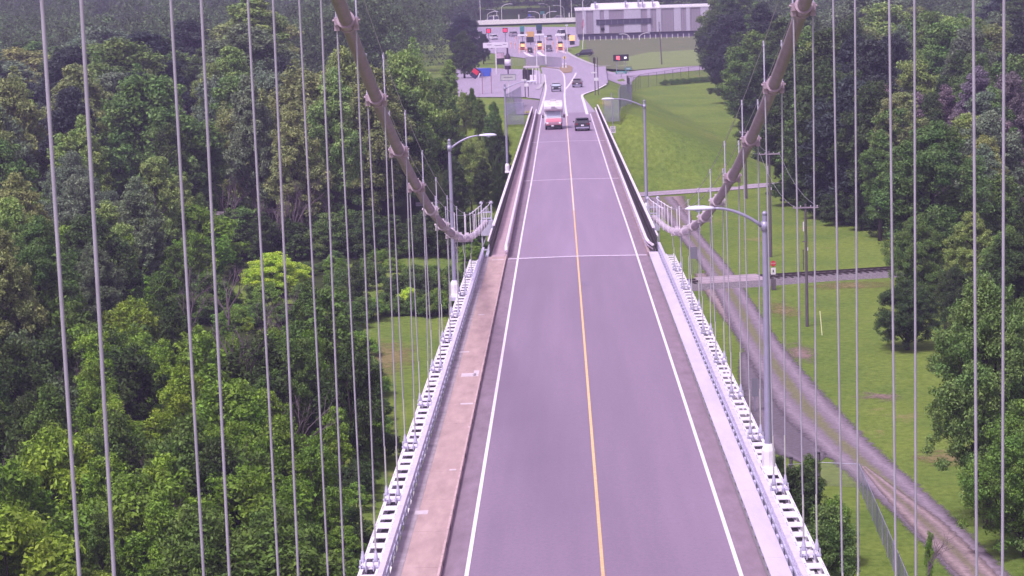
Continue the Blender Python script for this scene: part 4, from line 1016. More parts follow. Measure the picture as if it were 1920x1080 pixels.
for px, y0_, y1_, Y, lab in ((1064, 100, 40, 640, 'thin white mast standing left of the flag'), (1024, 120, 60, 560, 'thin mast in front of the right toll lane'), (1007, 128, 75, 560, 'thin mast behind the inspection shelter')):
    tall_lamp(px, y0_, y1_, Y, lab, straight=True)
# far signs beyond the overpass
for px, py, wpx, hpx, m_, lab in ((1017, 24, 8, 6, M_TEAL, 'teal road sign beyond the overpass'), (993, 29, 4, 5, mat('blue_sign2', (.06, .08, .6), .5), 'small blue road sign beyond the overpass')):
    r = ray(px, py); tt = 900 / r.y; s = 5.0; t = thing('road_sign', lab, 'road sign', (r.x * tt, 900, 0)); z = CZ + r.z * tt
    b = MB(); b.tube([(0, .2, 0), (0, .2, z)], .12, 6); b.build('post', M_GALV, t); b = MB(); b.box((0, 0, z), (wpx / s, .2, hpx / s)); b.build('panel', m_, t)
# flag in front of the striped building
def flag():
    p = Vector((7.2, 700, 0)); r = ray(1100, 70); x = r.x * 700 / r.y
    t = thing('flagpole', 'leaning pale flagpole with a limp flag at the striped building corner', 'flagpole', (x - 1.3, 700, 0))
    b = MB(); b.tube([(0, 0, 0), (.8, 0, 9.5)], [.12, .06], 8); b.build('pole', P_WHITE, t)
    b = MB(); vs = [(0.75 - .16 * i + .05 * math.sin(3 * j), .06 * math.sin(2 * i + j), 9.1 - j * .6 - i * .28) for j in range(5) for i in range(6)]
    b.add(vs, [(j * 6 + i, j * 6 + i + 1, (j + 1) * 6 + i + 1, (j + 1) * 6 + i) for j in range(4) for i in range(5)]); b.build('flag', mat('flag_cloth', (.38, .16, .25), .8, var=.5, scale=1.2), t)
flag()

# striped building
def striped():
    Y = 752.0; s = 4500 / Y
    def X(px, py=45): r = ray(px, py); return r.x * Y / r.y
    def Z(py, px=1200): r = ray(px, py); return CZ + r.z * Y / r.y
    t = thing('striped_building', 'long two storey building clad in grey and white vertical bands behind the mown field', 'building', (X(1080), Y, 0))
    x0 = 0; Wd = X(1372) - X(1080); zp, zt = 1.7, Z(24, 1080) + .6
    b = MB(); b.box((Wd / 2, 9.5, (zp + zt) / 2), (Wd, 18.6, zt - zp)); b.build('wall', mat('grey_cladding', (.30, .26, .33), .7, var=.05), t)
    b = MB(); b.box((Wd / 2, 9.8, zp / 2 - .15), (Wd - 1.0, 18, zp + .3)); b.build('plinth', mat('dark_plinth', (.10, .08, .16), .7), t)
    b = MB(); b.box((Wd / 2, 9.5, zt + .12), (Wd + .5, 19.2, .3)); b.build('roof', P_WHITE, t)
    white = [(1093, 1099, 0), (1113, 1125, 0), (1133, 1142, 0), (1170, 1202, 0), (1214, 1220, 0), (1231, 1240, 0), (1264, 1277, 0), (1287, 1294, 0), (1314, 1330, 0), (1345, 1360, 0)]
    for a, c, _ in white:
        b = MB(); xa, xb = X(a) - X(1080), X(c) - X(1080); n = max(2, int((xb - xa) / .5))
        b.box(((xa + xb) / 2, .1, (zp + zt) / 2), (xb - xa, .16, zt - zp - .1))
        for k in range(n): b.box((xa + (k + .5) * (xb - xa) / n, -.01, (zp + zt) / 2), (.10, .1, zt - zp - .2))
        b.build('white_cladding', mat('white_cladding', (.50, .47, .58), .6, var=.04), t)
    b = MB(); n = int(Wd / .8)
    for k in range(n): b.box(((k + .5) * Wd / n, .155, (zp + zt) / 2), (.07, .12, zt - zp - .4))
    b.build('cladding_ribs', mat('grey_rib', (.24, .20, .27), .7), t)['kind'] = 'stuff'
    xa, xb = X(1118) - X(1080), X(1221) - X(1080)
    b = MB(); b.box(((xa + xb) / 2, -.02, Z(39.5)), (xb - xa, .34, 9.4 / s)); w_ = b.build('window_band', mat('band_glass', (.06, .055, .10), .2), t)
    for k in range(9): b = MB(); b.box((xa + (xb - xa) * (k + .5) / 9, -.2, Z(39.5)), (.1, .05, 9 / s)); b.build('mullion', mat('grey_rib', (.24, .20, .27), .7), w_)
    b = MB(); b.box(((xa + xb) / 2, -.12, Z(34.3)), (xb - xa + .3, .5, .12)); b.build('window_hood', M_TXT, t)
    b = MB(); b.box((X(1130) - X(1080), -.0, Z(52)), (1.1, .3, .9)); b.build('window', M_GLASS, t)
    xa, xb = X(1108) - X(1080), X(1240) - X(1080)
    b = MB(); b.box(((xa + xb) / 2, 8, zt + .9), (xb - xa, 9, 1.5), top=(.96, .9)); pt = b.build('penthouse', mat('bright_concrete', (.80, .76, .80), .7), t)
    for px in (1117, 1174, 1198, 1206, 1225):
        b = MB(); b.box((X(px) - X(1080), 3.0, zt + 1.4), (.4, .4, 1.8)); b.box((X(px) - X(1080) + .1, 3.0, zt + 2.3), (.8, .5, .5)); b.build('roof_vent', M_GALV, pt)
    g = None
    for k in range(22):
        px = 1084 + k * 10.4
        r = ray(px, 74); q = thing('bollard', ORD[k] + ' slim white bollard from the left in front of the striped building', 'bollard', (r.x * 744 / r.y, 744, 0.05), 0, 'bollards before the striped building')
        b = MB(); b.tube([(0, 0, 0), (0, 0, 1.15)], .11, 6); b.lathe((0, 0, 1.15), [(.11, 0), (.09, .08), (.02, .12)], 6); b.build('post', P_WHITE, q)
striped()
def post_wire_fence(name, label, pts, h, step, m, mesh_m=None, hf=None, group=None, pr=.04, barbed=False):
    hf = hf or land
    t = thing(name, label, 'fence', (pts[0][0], pts[0][1], 0), 0, group); o0 = Vector((pts[0][0], pts[0][1], 0))
    b = MB(); rl = MB(); pn = MB(); cnt = 0
    for (xa, ya), (xb, yb) in zip(pts, pts[1:]):
        n = max(1, int(math.hypot(xb - xa, yb - ya) / step)); prev = None
        for k in range(n + 1):
            x, y = xa + (xb - xa) * k / n, ya + (yb - ya) * k / n; z = hf(x, y); q = Vector((x, y, z)) - o0
            if cnt < 95:
                pb = MB(); pb.tube([q, q + Vector((0, 0, h + .05))], pr, 6); pb.build('post', m, t); cnt += 1
            if prev is not None:
                rl.tube([prev + Vector((0, 0, h)), q + Vector((0, 0, h))], pr * .75, 6)
                if mesh_m: pn.add([prev + Vector((0, 0, .05)), q + Vector((0, 0, .05)), q + Vector((0, 0, h - .03)), prev + Vector((0, 0, h - .03))], [(0, 1, 2, 3)])
            prev = q
    rl.build('top_rail', m, t)
    if mesh_m and pn.v: pn.build('chain_link', mesh_m, t)
    return t
def link_mat(name, col, alpha, scale=40):
    m = bpy.data.materials.new(name); m.use_nodes = True; N = m.node_tree; p = N.nodes['Principled BSDF']
    p.inputs['Base Color'].default_value = (*col, 1); p.inputs['Roughness'].default_value = .5; p.inputs['Metallic'].default_value = .2
    tc = N.nodes.new('ShaderNodeTexCoord'); sp = N.nodes.new('ShaderNodeSeparateXYZ'); N.links.new(tc.outputs['Object'], sp.inputs[0])
    def mth(op, a, b_):
        x = N.nodes.new('ShaderNodeMath'); x.operation = op
        for i, q in enumerate((a, b_)):
            if isinstance(q, (int, float)): x.inputs[i].default_value = q
            else: N.links.new(q, x.inputs[i])
        return x.outputs[0]
    xy = mth('ADD', sp.outputs[0], sp.outputs[1]); outs = []
    for op in ('ADD', 'SUBTRACT'):
        f = mth('FRACT', mth('MULTIPLY', mth(op, xy, sp.outputs[2]), scale / 4.0), 0); outs.append(mth('LESS_THAN', f, alpha))
    N.links.new(mth('MAXIMUM', outs[0], outs[1]), p.inputs['Alpha']); return m
M_LINK = link_mat('chain_link', (.42, .42, .50), .22)
M_LINKB = link_mat('chain_link_dense', (.34, .34, .50), .30)
M_LINKG = link_mat('chain_link_fine', (.40, .38, .42), .10)
post_wire_fence('chain_link_fence', 'galvanised chain link fence running down the grass toward the lower right of the bridge', [(19.75, 161.5), (19.5, 150), (19.2, 138), (18.6, 118)], 1.8, 2.7, M_GALV, M_LINKB)
post_wire_fence('chain_link_fence', 'short open chain link fence with two dark wooden posts beside the gravel patch', [(15.0, 162.2), (17.1, 162.6), (19.7, 161.7)], 1.7, 2.6, M_GALV, M_LINKG, pr=.03)
for x, y, h in ((15.2, 162.4, 2.1), (17.1, 162.9, 2.3)):
    t = thing('wooden_post', 'dark round wooden fence post, %s of the two beside the gravel patch' % ('left' if x < 16 else 'right and thicker one'), 'post', (x, y, 0))
    b = MB(); b.tube([(0, 0, -.1), (0, 0, h)], .13 if x < 16 else .19, 9); b.build('shaft', M_WOOD, t); b = MB(); b.tube([(0, 0, h), (0, 0, h + .05)], .14 if x < 16 else .2, 9); b.build('cap', M_BLACK, t)
A = [(T(1150, 175).x, T(1150, 175).y), (T(1200, 164).x, T(1200, 164).y), (30, 585), (46, 598), (66, 612)]
post_wire_fence('security_fence', 'tall security fence of dark posts along the service road behind the mown field', [(13.6, 470), (14.2, 510), (18, 540), (30, 560), (46, 575), (66, 590)], 3.2, 3.6, M_DARK, M_LINKG)
post_wire_fence('mesh_fence', 'bluish mesh safety fence panel at the right end of the viaduct railing', [(6.3, 352), (8.6, 352), (9.3, 372), (12.5, 420), (13.6, 466)], 3.4, 3.0, M_GALV, M_LINKB)
post_wire_fence('mesh_fence', 'bluish mesh safety fence panel at the left end of the viaduct railing', [(-5.4, 352), (-8.2, 352), (-7.2, 372), (-6.4, 392)], 3.2, 3.0, M_GALV, M_LINKB)
# slatted fence in front of the toll plaza
pa, pb = T(986, 124), T(1053, 126)
post_wire_fence('slatted_fence', 'grey slatted fence between the toll plaza and the parking lot', [(pa.x, pa.y), ((pa.x + pb.x) / 2, pa.y), (pb.x, pb.y)], 2.4, 1.6, M_GALV, mat('fence_slat', (.34, .30, .40), .7, var=.2, scale=3, stretch=(4, 4, .2)), hf=zr2)
pa, pb = T(940, 122), T(984, 124)
post_wire_fence('wire_fence', 'wire fence beside the bottle shaped sign', [(pa.x, pa.y), (pb.x, pb.y)], 1.8, 2.4, M_GALV, M_LINKG, hf=zr2)
# dark hedge under the security fence
# ------------------------------------------------------------------ utility poles and railway sign
def upole(x, y, h, label, arm=2.4, rz=0.0, extra=True):
    t = thing('utility_pole', label, 'utility pole', (x, y, land(x, y)), rz, 'utility poles')
    b = MB(); b.tube([(0, 0, 0), (0, 0, h)], [.17, .10], 10); b.build('pole', M_WOOD, t)
    b = MB(); b.box((0, -.12, h - .35), (arm, .10, .12)); ca = b.build('crossarm', mat('crossarm_wood', (.30, .25, .30), .9, var=.2), t)
    for q in (-.46, -.2, .2, .46):
        b = MB(); b.lathe((q * arm, -.12, h - .29), [(.03, 0), (.06, .05), (.05, .14), (.02, .16)], 8); b.build('insulator', M_CONC, ca)
    if extra:
        b = MB(); b.tube([(-.22, -.1, h - 2.6), (-.22, -.1, h - 1.7)], .055, 8); b.build('fuse', M_SIGNW, t)
        b = MB(); b.box((-.12, -.05, h - 3.6), (.5, .1, .08)); b.build('bracket', M_WOOD, t)
        b = MB(); b.box((.14, -.16, h - 4.3), (.08, .03, .3)); b.build('tag', M_SIGNW, t)
    return t
upole(22.9, 226.2, 11.8, 'utility pole with a crossarm standing alone in the grass between track and dark round tree')
upole(23.6, 273, 12.2, 'utility pole behind the stop sign at the railway crossing')
upole(25.2, 329, 9.5, 'short utility pole beside the side road', arm=1.6, extra=False)
t = thing('guy_guard', 'thin pale guy wire guard leaning in the grass beside the lone utility pole', 'guy wire', (23.7, 222, 0))
b = MB(); b.tube([(0.1, -.6, 0), (0, 0.1, 2.2)], .04, 6); b.build('guard', mat('yellow_guard', (.75, .72, .45), .5), t); b = MB(); b.tube([(0, .1, 2.2), (-.8, 4.2, 9.5)], .010, 5); b.build('wire', M_DARK, t)
def wire(a, b_, sag, label):
    m = MB(); a, b_ = Vector(a), Vector(b_)
    m.tube([a.lerp(b_, i / 14) - Vector((0, 0, sag * 4 * (i / 14) * (1 - i / 14))) for i in range(15)], .016, 5); tag(m.build('power_line', M_ROPE), label, 'power line', 'power lines')
for q in (-1.1, 1.1):
    wire((22.9 + q, 226.1, 11.6), (23.6 + q, 272.9, 12.0), 1.0, 'sagging wire between the two tall utility poles, %s one' % ('left' if q < 0 else 'right'))
    wire((23.6 + q, 273, 12.0), (25.2 + q * .6, 329, 9.3), 1.1, 'sagging wire from the pole by the crossing to the short pole, %s one' % ('left' if q < 0 else 'right'))
def stop_sign():
    t = thing('stop_sign', 'red stop sign with a white plate below it at the railway crossing', 'road sign', (21.75, 249, 0.05))
    b = MB(); b.box((0, .05, 1.5), (.08, .06, 3.0)); b.build('post', M_WOOD, t)
    pts = [(.31 * math.cos(math.pi / 8 + k * math.pi / 4), .31 * math.sin(math.pi / 8 + k * math.pi / 4)) for k in range(8)]
    b = MB(); b.add([(x, -.02, 2.75 + z) for x, z in pts] + [(x, .01, 2.75 + z) for x, z in pts], [tuple(range(8)), tuple(range(15, 7, -1))] + [(i, (i + 1) % 8, 8 + (i + 1) % 8, 8 + i) for i in range(8)])
    pn = b.build('panel', mat('stop_red', (.55, .02, .05), .5), t); text_mesh('STOP', .21, M_SIGNW, pn, (0, -.03, 2.75), (math.pi / 2, 0, 0))
    b = MB(); b.box((0, -.02, 1.95), (.5, .03, .72)); p2 = b.build('plate', M_SIGNW, t)
    b = MB(); b.box((0, -.05, 1.95), (.12, .02, .26)); b.build('mark', M_BLACK, p2)
    b = MB(); b.box((0, .0, .55), (.5, .3, 1.1)); b.build('cabinet', M_WOOD, t)
stop_sign()
t = thing('signpost', 'back of a grey sign on two posts beside the track under the cable end', 'road sign', (15.3 - 1.1, 262, 0))
b = MB(); b.box((0, 0, 2.3), (.75, .04, 1.3)); b.build('panel', mat('grey_back', (.20, .19, .25), .6), t); b = MB(); b.tube([(-.2, .05, 0), (-.2, .05, 2.8)], .04, 6); b.tube([(.2, .05, 0), (.2, .05, 2.8)], .04, 6); b.build('post', M_GALV, t)
t = thing('signpost', 'grey sign seen edge on beside the track near the nearest lamp pole', 'road sign', (14.8, 188, 0))
b = MB(); b.box((0, 0, 2.0), (.5, .05, 1.5)); b.build('panel', mat('grey_back', (.20, .19, .25), .6), t); b = MB(); b.tube([(0, .06, 0), (0, .06, 2.5)], .05, 6); b.build('post', M_GALV, t)
t = thing('marker_post', 'thin dark marker post on the grass edge by the railway', 'post', (26.2, 262, 0))
b = MB(); b.tube([(0, 0, 0), (0, 0, 2.3)], .05, 6); b.build('shaft', M_DARK, t); b = MB(); b.box((0, 0, 2.2), (.12, .12, .1)); b.build('cap', M_DARK, t)
# ------------------------------------------------------------------ plants
#PLANTS
rng = np.random.default_rng(7)
def leaf_mesh(name, cl, per, leaf, seed, flat=.75):
    """leaf-spray quads scattered loosely through many small twig clusters (x, y, z, r)"""
    g = np.random.default_rng(seed); cl = np.array(cl); w_ = cl[:, 3] ** 1.6
    idx = g.choice(len(cl), size=per, p=w_ / w_.sum()); c0 = cl[idx]
    d = g.normal(size=(per, 3)); rr = np.linalg.norm(d, axis=1)[:, None]; d = d / rr * np.minimum(rr, 2.1) * .52
    c = c0[:, :3] + d * c0[:, 3:4] * np.array([1, 1, flat])
    n = g.normal(size=(per, 3)) * .62 + d * .5 + np.array([0, 0, .55]); n /= np.linalg.norm(n, axis=1)[:, None]
    a = np.cross(n, g.normal(size=(per, 3))); a /= np.linalg.norm(a, axis=1)[:, None]; b = np.cross(n, a)
    s1 = leaf * (.5 + .8 * g.random(per))[:, None]; s2 = s1 * (.34 + .25 * g.random(per))[:, None]; bend = n * s1 * .2
    v = np.stack([c - a * s1, c - b * s2 + bend, c + a * s1, c + b * s2 + bend], 1).reshape(-1, 3); k = per
    me = bpy.data.meshes.new(name); me.vertices.add(4 * k); me.vertices.foreach_set('co', v.ravel().astype(np.float32))
    me.loops.add(4 * k); me.loops.foreach_set('vertex_index', np.arange(4 * k, dtype=np.int32))
    me.polygons.add(k); me.polygons.foreach_set('loop_start', np.arange(0, 4 * k, 4, dtype=np.int32)); me.polygons.foreach_set('loop_total', np.full(k, 4, dtype=np.int32))
    me.materials.append(M_LEAF); me.update(); me.validate(); return me
def make_tree(seed, H, R, bare, lobes, tw, per, leaf, trunk_r=.3, cr=.75, up=1.35, shape='round'):
    """lobes: upright masses on main limbs; tw: twig clusters per lobe"""
    g = random.Random(seed); L = []
    top = H - bare
    for i in range(lobes):
        f = (i + .5) / lobes                                   # low to high
        a = i * 2.4 + g.uniform(-.5, .5)
        if shape == 'cone': ro, lr, z = 0.1, R * (1.05 - f), bare + top * (f * .95)
        else:
            env = math.sin(math.pi * min(1, .18 + f * .80)) ** .7
            lr = R * g.uniform(.30, .46) * (1.1 - .35 * f); ro = max(0, (R * env - lr) * g.uniform(.75, 1.1)); z = bare + lr * .6 + (top - lr * 1.5) * f
            if i == lobes - 1: ro *= .3; z = H - lr * up * .9
        L.append((math.cos(a) * ro, math.sin(a) * ro, z, lr))
    tc_ = []
    for (x, y, z, r) in L:
        for _ in range(tw):
            d = Vector((g.gauss(0, 1), g.gauss(0, 1), g.gauss(0, 1) + .35)).normalized(); q = g.uniform(.62, 1.12) if g.random() < .85 else g.uniform(.2, .6)
            stray = 1.22 if g.random() < .10 else 1
            p = (x + d.x * r * q * stray, y + d.y * r * q * stray, z + d.z * r * q * up * stray)
            if p[2] < .3: continue
            tc_.append((*p, cr * g.uniform(.55, 1.25)))
    crown = leaf_mesh('crown', tc_, per, leaf, seed)
    m = MB(); lx, ly = g.uniform(-.12, .12) * R, g.uniform(-.12, .12) * R
    axis = lambda t: Vector((lx * t * t * 2, ly * t * t * 2, H * t))
    m.tube([axis(t) + Vector((0, 0, -.3 if t == 0 else 0)) for t in (0, .12, .3, .5, .7, .88)], [trunk_r * q for q in (1.35, 1, .8, .55, .3, .1)], 8)
    for (x, y, z, r) in L:
        e = Vector((x, y, z)); t0 = max(.08, min(.75, (z - math.hypot(x, y) * .9 - r * .4) / H)); b0 = axis(t0)
        mid = b0.lerp(e, .5) + Vector((g.uniform(-.3, .3), g.uniform(-.3, .3), -.08 * (e - b0).length))
        m.tube([b0, mid, e], [trunk_r * .42, trunk_r * .28, trunk_r * .12], 6, cap=False)
        for _ in range(5):
            d = Vector((g.gauss(0, 1), g.gauss(0, 1), g.gauss(0, 1) + .5)).normalized()
            e2 = e + Vector((d.x * r, d.y * r, d.z * r * up)) * .95; st = mid.lerp(e, g.uniform(.4, 1))
            m.tube([st, st.lerp(e2, .55) + Vector((0, 0, .1)), e2], [trunk_r * .13, trunk_r * .08, trunk_r * .03], 4, cap=False)
    tk = m.build('trunk', M_BARK, smooth=True); me = tk.data; bpy.data.objects.remove(tk)
    return dict(crown=crown, trunk=me, H=H, R=R)
def make_bare(seed, H, spread=.5, r0=.16):
    g = random.Random(seed); m = MB()
    def br(p, d, L, r, lv):
        q = p + d * L * .5 + Vector((g.uniform(-1, 1), g.uniform(-1, 1), 0)) * L * .06; e = p + d * L
        m.tube([p, q, e], [r, r * .8, r * .55], 6 if lv < 2 else 4, cap=False)
        if lv >= 4 or r < .008: return
        for k in range(g.choice((2, 3, 3)) if lv else 4):
            dd = (d + Vector((g.uniform(-1, 1), g.uniform(-1, 1), g.uniform(-.2, .5))) * spread * 1.3).normalized()
            s = g.uniform(.45, 1.0); br(p + d * L * s, dd, L * g.uniform(.5, .75), r * .5, lv + 1)
    br(Vector((0, 0, 0)), Vector((g.uniform(-.05, .05), g.uniform(-.05, .05), 1)), H * .42, r0, 0)
    o = m.build('branches', M_BARE); me = o.data; bpy.data.objects.remove(o); return dict(trunk=me, H=H, R=H * .35)
BIG = [make_tree(11, 18, 5.0, 3.0, 13, 26, 42000, .19, .32), make_tree(12, 20, 4.4, 4.0, 13, 24, 42000, .19, .30, up=1.6), make_tree(13, 16, 5.8, 2.5, 15, 26, 44000, .19, .34, up=1.1),
       make_tree(14, 19, 3.8, 5.0, 11, 24, 34000, .18, .28, up=1.8, cr=.65), make_tree(15, 15, 4.9, 1.5, 14, 24, 40000, .19, .28), make_tree(16, 17, 4.6, 2.5, 10, 20, 24000, .19, .28, up=1.5, cr=.6)]
FINE = [make_tree(21, 16, 5.2, 3.2, 17, 34, 90000, .122, .32, cr=.6, up=1.2), make_tree(22, 12, 5.6, 1.2, 17, 32, 85000, .12, .28, cr=.6, up=1.0), make_tree(23, 15, 4.4, 2.4, 13, 30, 66000, .122, .26, cr=.55, up=1.5)]
SHR = [make_tree(31, 5.5, 2.6, .4, 9, 20, 22000, .10, .09, cr=.42), make_tree(32, 7.5, 2.3, .9, 10, 20, 22000, .10, .10, cr=.40, up=1.6), make_tree(33, 4.0, 2.7, .2, 9, 16, 18000, .10, .08, cr=.42, up=.9),
       make_tree(34, 9.0, 2.3, 1.8, 9, 18, 18000, .105, .11, cr=.42, up=1.7), make_tree(35, 5.0, 2.2, .3, 7, 12, 8000, .11, .07, cr=.34, up=1.5)]
CON = make_tree(41, 6, 1.7, .2, 8, 16, 9000, .11, .1, cr=.35, up=1, shape='cone')
BARE = [make_bare(51, 9, .45), make_bare(52, 12, .38, .2), make_bare(53, 6, .6, .09)]
N_T = [0]
def plant(proto, x, y, h, col, label, cat='tree', group=None, name='tree', wide=1.0, rz=None, z=None):
    g = random.Random(int(x * 131 + y * 17)); s = h / proto['H']
    t = bpy.data.objects.new(name, None); C.objects.link(t); t.empty_display_size = .5
    t.location = (x, y, land(x, y) if z is None else z); t.rotation_euler = (0, 0, g.random() * 6.28 if rz is None else rz); t.scale = (s * wide, s * wide, s)
    tag(t, label, cat, group)
    k = bpy.data.objects.new('trunk' if 'crown' in proto else 'branches', proto['trunk']); C.objects.link(k); k.parent = t
    if 'crown' in proto:
        c = bpy.data.objects.new('crown' if cat == 'tree' else 'foliage', proto['crown']); C.objects.link(c); c.parent = t
        f = g.uniform(.88, 1.12); c.color = (col[0] * f * g.uniform(.93, 1.07), col[1] * f, col[2] * f * g.uniform(.9, 1.1), 1)
    N_T[0] += 1; return t
# leaf colours
DK = (.062, .102, .030); MD = (.125, .205, .050); LT = (.240, .335, .088); OL = (.225, .265, .092); YG = (.46, .62, .07); BR = (.195, .320, .050); BL = (.042, .058, .050); MAU = (.20, .165, .185); GG = (.150, .205, .115); YB = (.27, .395, .055)
def GP(px, py): p = G(px, py); return p.x, p.y
def at(px, py, Y):
    r = ray(px, py); return r.x * Y / r.y, Y, CZ + r.z * Y / r.y
def byimg(proto, px, py_top, Y, col, label, **k):
    """a tree at distance Y whose top reaches the given line of sight"""
    x, y, z = at(px, py_top, Y); return plant(proto, x, y, max(2, z - land(x, y)), col, label, **k)

rg0 = random.Random(9)
# --- named trees
byimg(FINE[0], 1852, 525, 150, (.135, .215, .058), 'tall broadleaf tree at the lower right edge with a thick dark trunk', wide=.86)
byimg(FINE[1], 1925, 760, 143, (.13, .225, .045), 'bushy tree in the lower right corner beside the pink track', wide=1.0)
byimg(FINE[0], 1985, 560, 160, MD, 'dark tree half cut by the right edge of the picture')
byimg(FINE[1], 1700, 528, 213, DK, 'dark round low tree standing over its shadow right of the lone utility pole', wide=1.25)
byimg(FINE[1], 1790, 500, 222, DK, 'dark bushy tree just behind the dark round one', wide=.8)
byimg(FINE[0], 1748, 236, 246, MD, 'big spreading tree with dark forked trunk beyond the railway, behind the dark round tree', wide=1.3)
byimg(FINE[1], 1722, 405, 240, MD, 'low leafy tree in front of the trunk of the big spreading tree', wide=.9)
byimg(FINE[2], 1822, 400, 232, LT, 'mid tree just right of the big spreading tree', wide=1.1)
byimg(FINE[1], 1842, 560, 186, MD, 'leafy tree directly behind the tall lower right tree', wide=1.1)
byimg(FINE[2], 1905, 440, 196, DK, 'dark tree above the tall lower right tree at the picture edge', wide=1.2)
for px, py, Y in ((1655, 165, 318), (1690, 215, 308), (1775, 165, 320), (1835, 130, 318), (1895, 140, 312), (1722, 178, 322), (1870, 215, 300), (1800, 210, 304), (1640, 240, 300)):
    byimg(BIG[rg0.choice((0, 3, 5))], px, py, Y, MAU, 'leafless purplish tree among the green trees of the right wood', name='bare_tree', group='bare purplish trees of the right wood', wide=.95)
for px, py, Y in ((30, 150, 470), (85, 175, 440), (300, 165, 430), (60, 210, 400), (335, 190, 360), (300, 150, 365), (15, 160, 352), (130, 190, 360)):
    byimg(BIG[rg0.choice((0, 3, 5))], px, py, Y, MAU, 'leafless purplish tree inside the upper left wood', name='bare_tree', group='bare purplish trees of the left wood', wide=.95)
byimg(BIG[0], 1880, 330, 250, MD, 'tall tree right of the big spreading tree by the railway')
byimg(FINE[0], 1890, 430, 205, MD, 'mid green tree between the railway and the lower right tree', wide=.8)
byimg(BIG[1], 1960, 300, 235, DK, 'dark tall tree at the right edge beyond the railway')
byimg(FINE[1], 515, 474, 252, YG, 'bright yellow green round tree in front of the dark left treeline', wide=1.75)
byimg(BIG[2], 762, 88, 330, LT, 'tall rounded tree with a pale top behind the left lamp', wide=.8)
byimg(BIG[1], 842, 112, 356, LT, 'tall pale tree whose crown ends at the left side of the parking lot', wide=.85)
byimg(BIG[0], 884, 166, 352, MD, 'tree directly below the blue and red sign box', wide=.62)
byimg(BIG[4], 925, 192, 348, MD, 'leafy tree next to the left mesh fence panel', wide=.55)
byimg(BIG[4], 934, 236, 334, DK, 'dark leafy tree right of the left lamp arm beside the viaduct', wide=.55)
byimg(BIG[2], 900, 262, 328, LT, 'low rounded tree just under the left lamp head', wide=.55)
byimg(BIG[4], 930, 300, 316, DK, 'dark low tree beside the white viaduct rail', wide=.45)
byimg(BIG[2], 868, 172, 352, LT, 'rounded pale tree just left of the parking lot edge', wide=.72)
byimg(BIG[5], 915, 214, 345, MD, 'small tree beside the left lamp tip close to the viaduct railing', wide=.62)
byimg(BIG[4], 880, 262, 322, LT, 'low bright tree behind the left lamp pole', wide=.62)
byimg(BIG[3], 905, 300, 312, DK, 'low dark tree under the left lamp arm', wide=.9)
byimg(BIG[4], 850, 300, 308, DK, 'dark bushy tree at the foot of the treeline behind the left lamp', wide=.7)
byimg(BIG[0], 822, 150, 345, MD, 'tree left of the bridge railing whose crown meets the parking lot', wide=.85)
byimg(BIG[4], 898, 186, 350, MD, 'lower tree beside the left railing end below the grey sign board', wide=.62)
byimg(BIG[4], 868, 26, 660, BL, 'very dark tree behind the parking lot next to the red signals', wide=1.25)
byimg(BIG[4], 868, 60, 560, DK, 'dark tree left of the parking lot', wide=1.0)
byimg(BIG[2], 888, 84, 600, BL, 'blackish low tree above the blue and red sign box', wide=.9)
byimg(BIG[2], 905, 62, 640, BL, 'dark lower tree at the left of the white sign board', wide=.75)
byimg(BIG[1], 395, 120, 345, LT, 'tall pale green tree left of the middle of the left wood', wide=.85)
byimg(BIG[3], 215, 95, 420, LT, 'narrow pale tree rising above the left wood')
byimg(BIG[0], 1535, 120, 330, DK, 'dark tall tree at the edge of the field behind the right cable', wide=1.0)
byimg(BIG[1], 1400, 62, 560, MD, 'tall tree at the far corner of the mown field by the striped building', wide=1.35)
byimg(BIG[0], 1345, 90, 585, OL, 'rounded tree overlapping the right end of the striped building', wide=1.0)
byimg(BIG[2], 1368, -30, 610, MD, 'tall tree hiding the right end of the striped building', wide=1.2)
byimg(BIG[1], 1425, 5, 520, MD, 'tall tree above the far right corner of the field')
byimg(BIG[4], 1392, 118, 500, DK, 'dark tree at the right side of the field below the service road', wide=1.2)
byimg(BIG[0], 1452, 150, 430, MD, 'tree at the right edge of the field behind the right cable')
byimg(BIG[3], 1482, 190, 385, DK, 'dark tree at the field edge just right of the right cable')
byimg(BIG[4], 1350, 150, 545, OL, 'olive tree at the far right of the field in front of the service road')
for i_, (px, py, h, q) in enumerate(((1322, 152, 16, 4), (1350, 172, 17, 2), (1368, 205, 15, 0), (1388, 245, 17, 4), (1412, 282, 16, 2), (1436, 322, 15, 5), (1462, 360, 17, 4), (1490, 395, 16, 0), (1525, 412, 19, 2), (1560, 424, 18, 4), (1598, 436, 18, 1), (1632, 448, 16, 5), (1345, 140, 19, 1), (1402, 215, 21, 3), (1440, 262, 20, 1), (1480, 318, 21, 3), (1520, 350, 22, 1), (1565, 365, 21, 3))):
    p = G(px, py); plant(BIG[q], p.x + 3.2, p.y + 4, h, (DK, BL, DK, MD)[i_ % 4], (ORD[i_] + ' tree of the front row along the right field edge, from the striped building') if i_ < 12 else (ORD[i_ - 12] + ' tree of the second row along the right field edge, from the striped building'), group='trees along the right edge of the field', wide=1.2)
for i_, (px, py) in enumerate(((1330, 168), (1352, 196), (1378, 238), (1400, 275), (1424, 312), (1450, 352), (1478, 388), (1512, 414), (1548, 426), (1585, 436), (1618, 448))):
    p = G(px, py); plant(SHR[px % 3], p.x + 2.2, p.y + 2, 4.6, DK, ORD[i_] + ' dark shrub at the foot of the right field edge trees, from the striped building', cat='shrub', name='shrub', group='shrubs along the right edge of the field', wide=1.5)
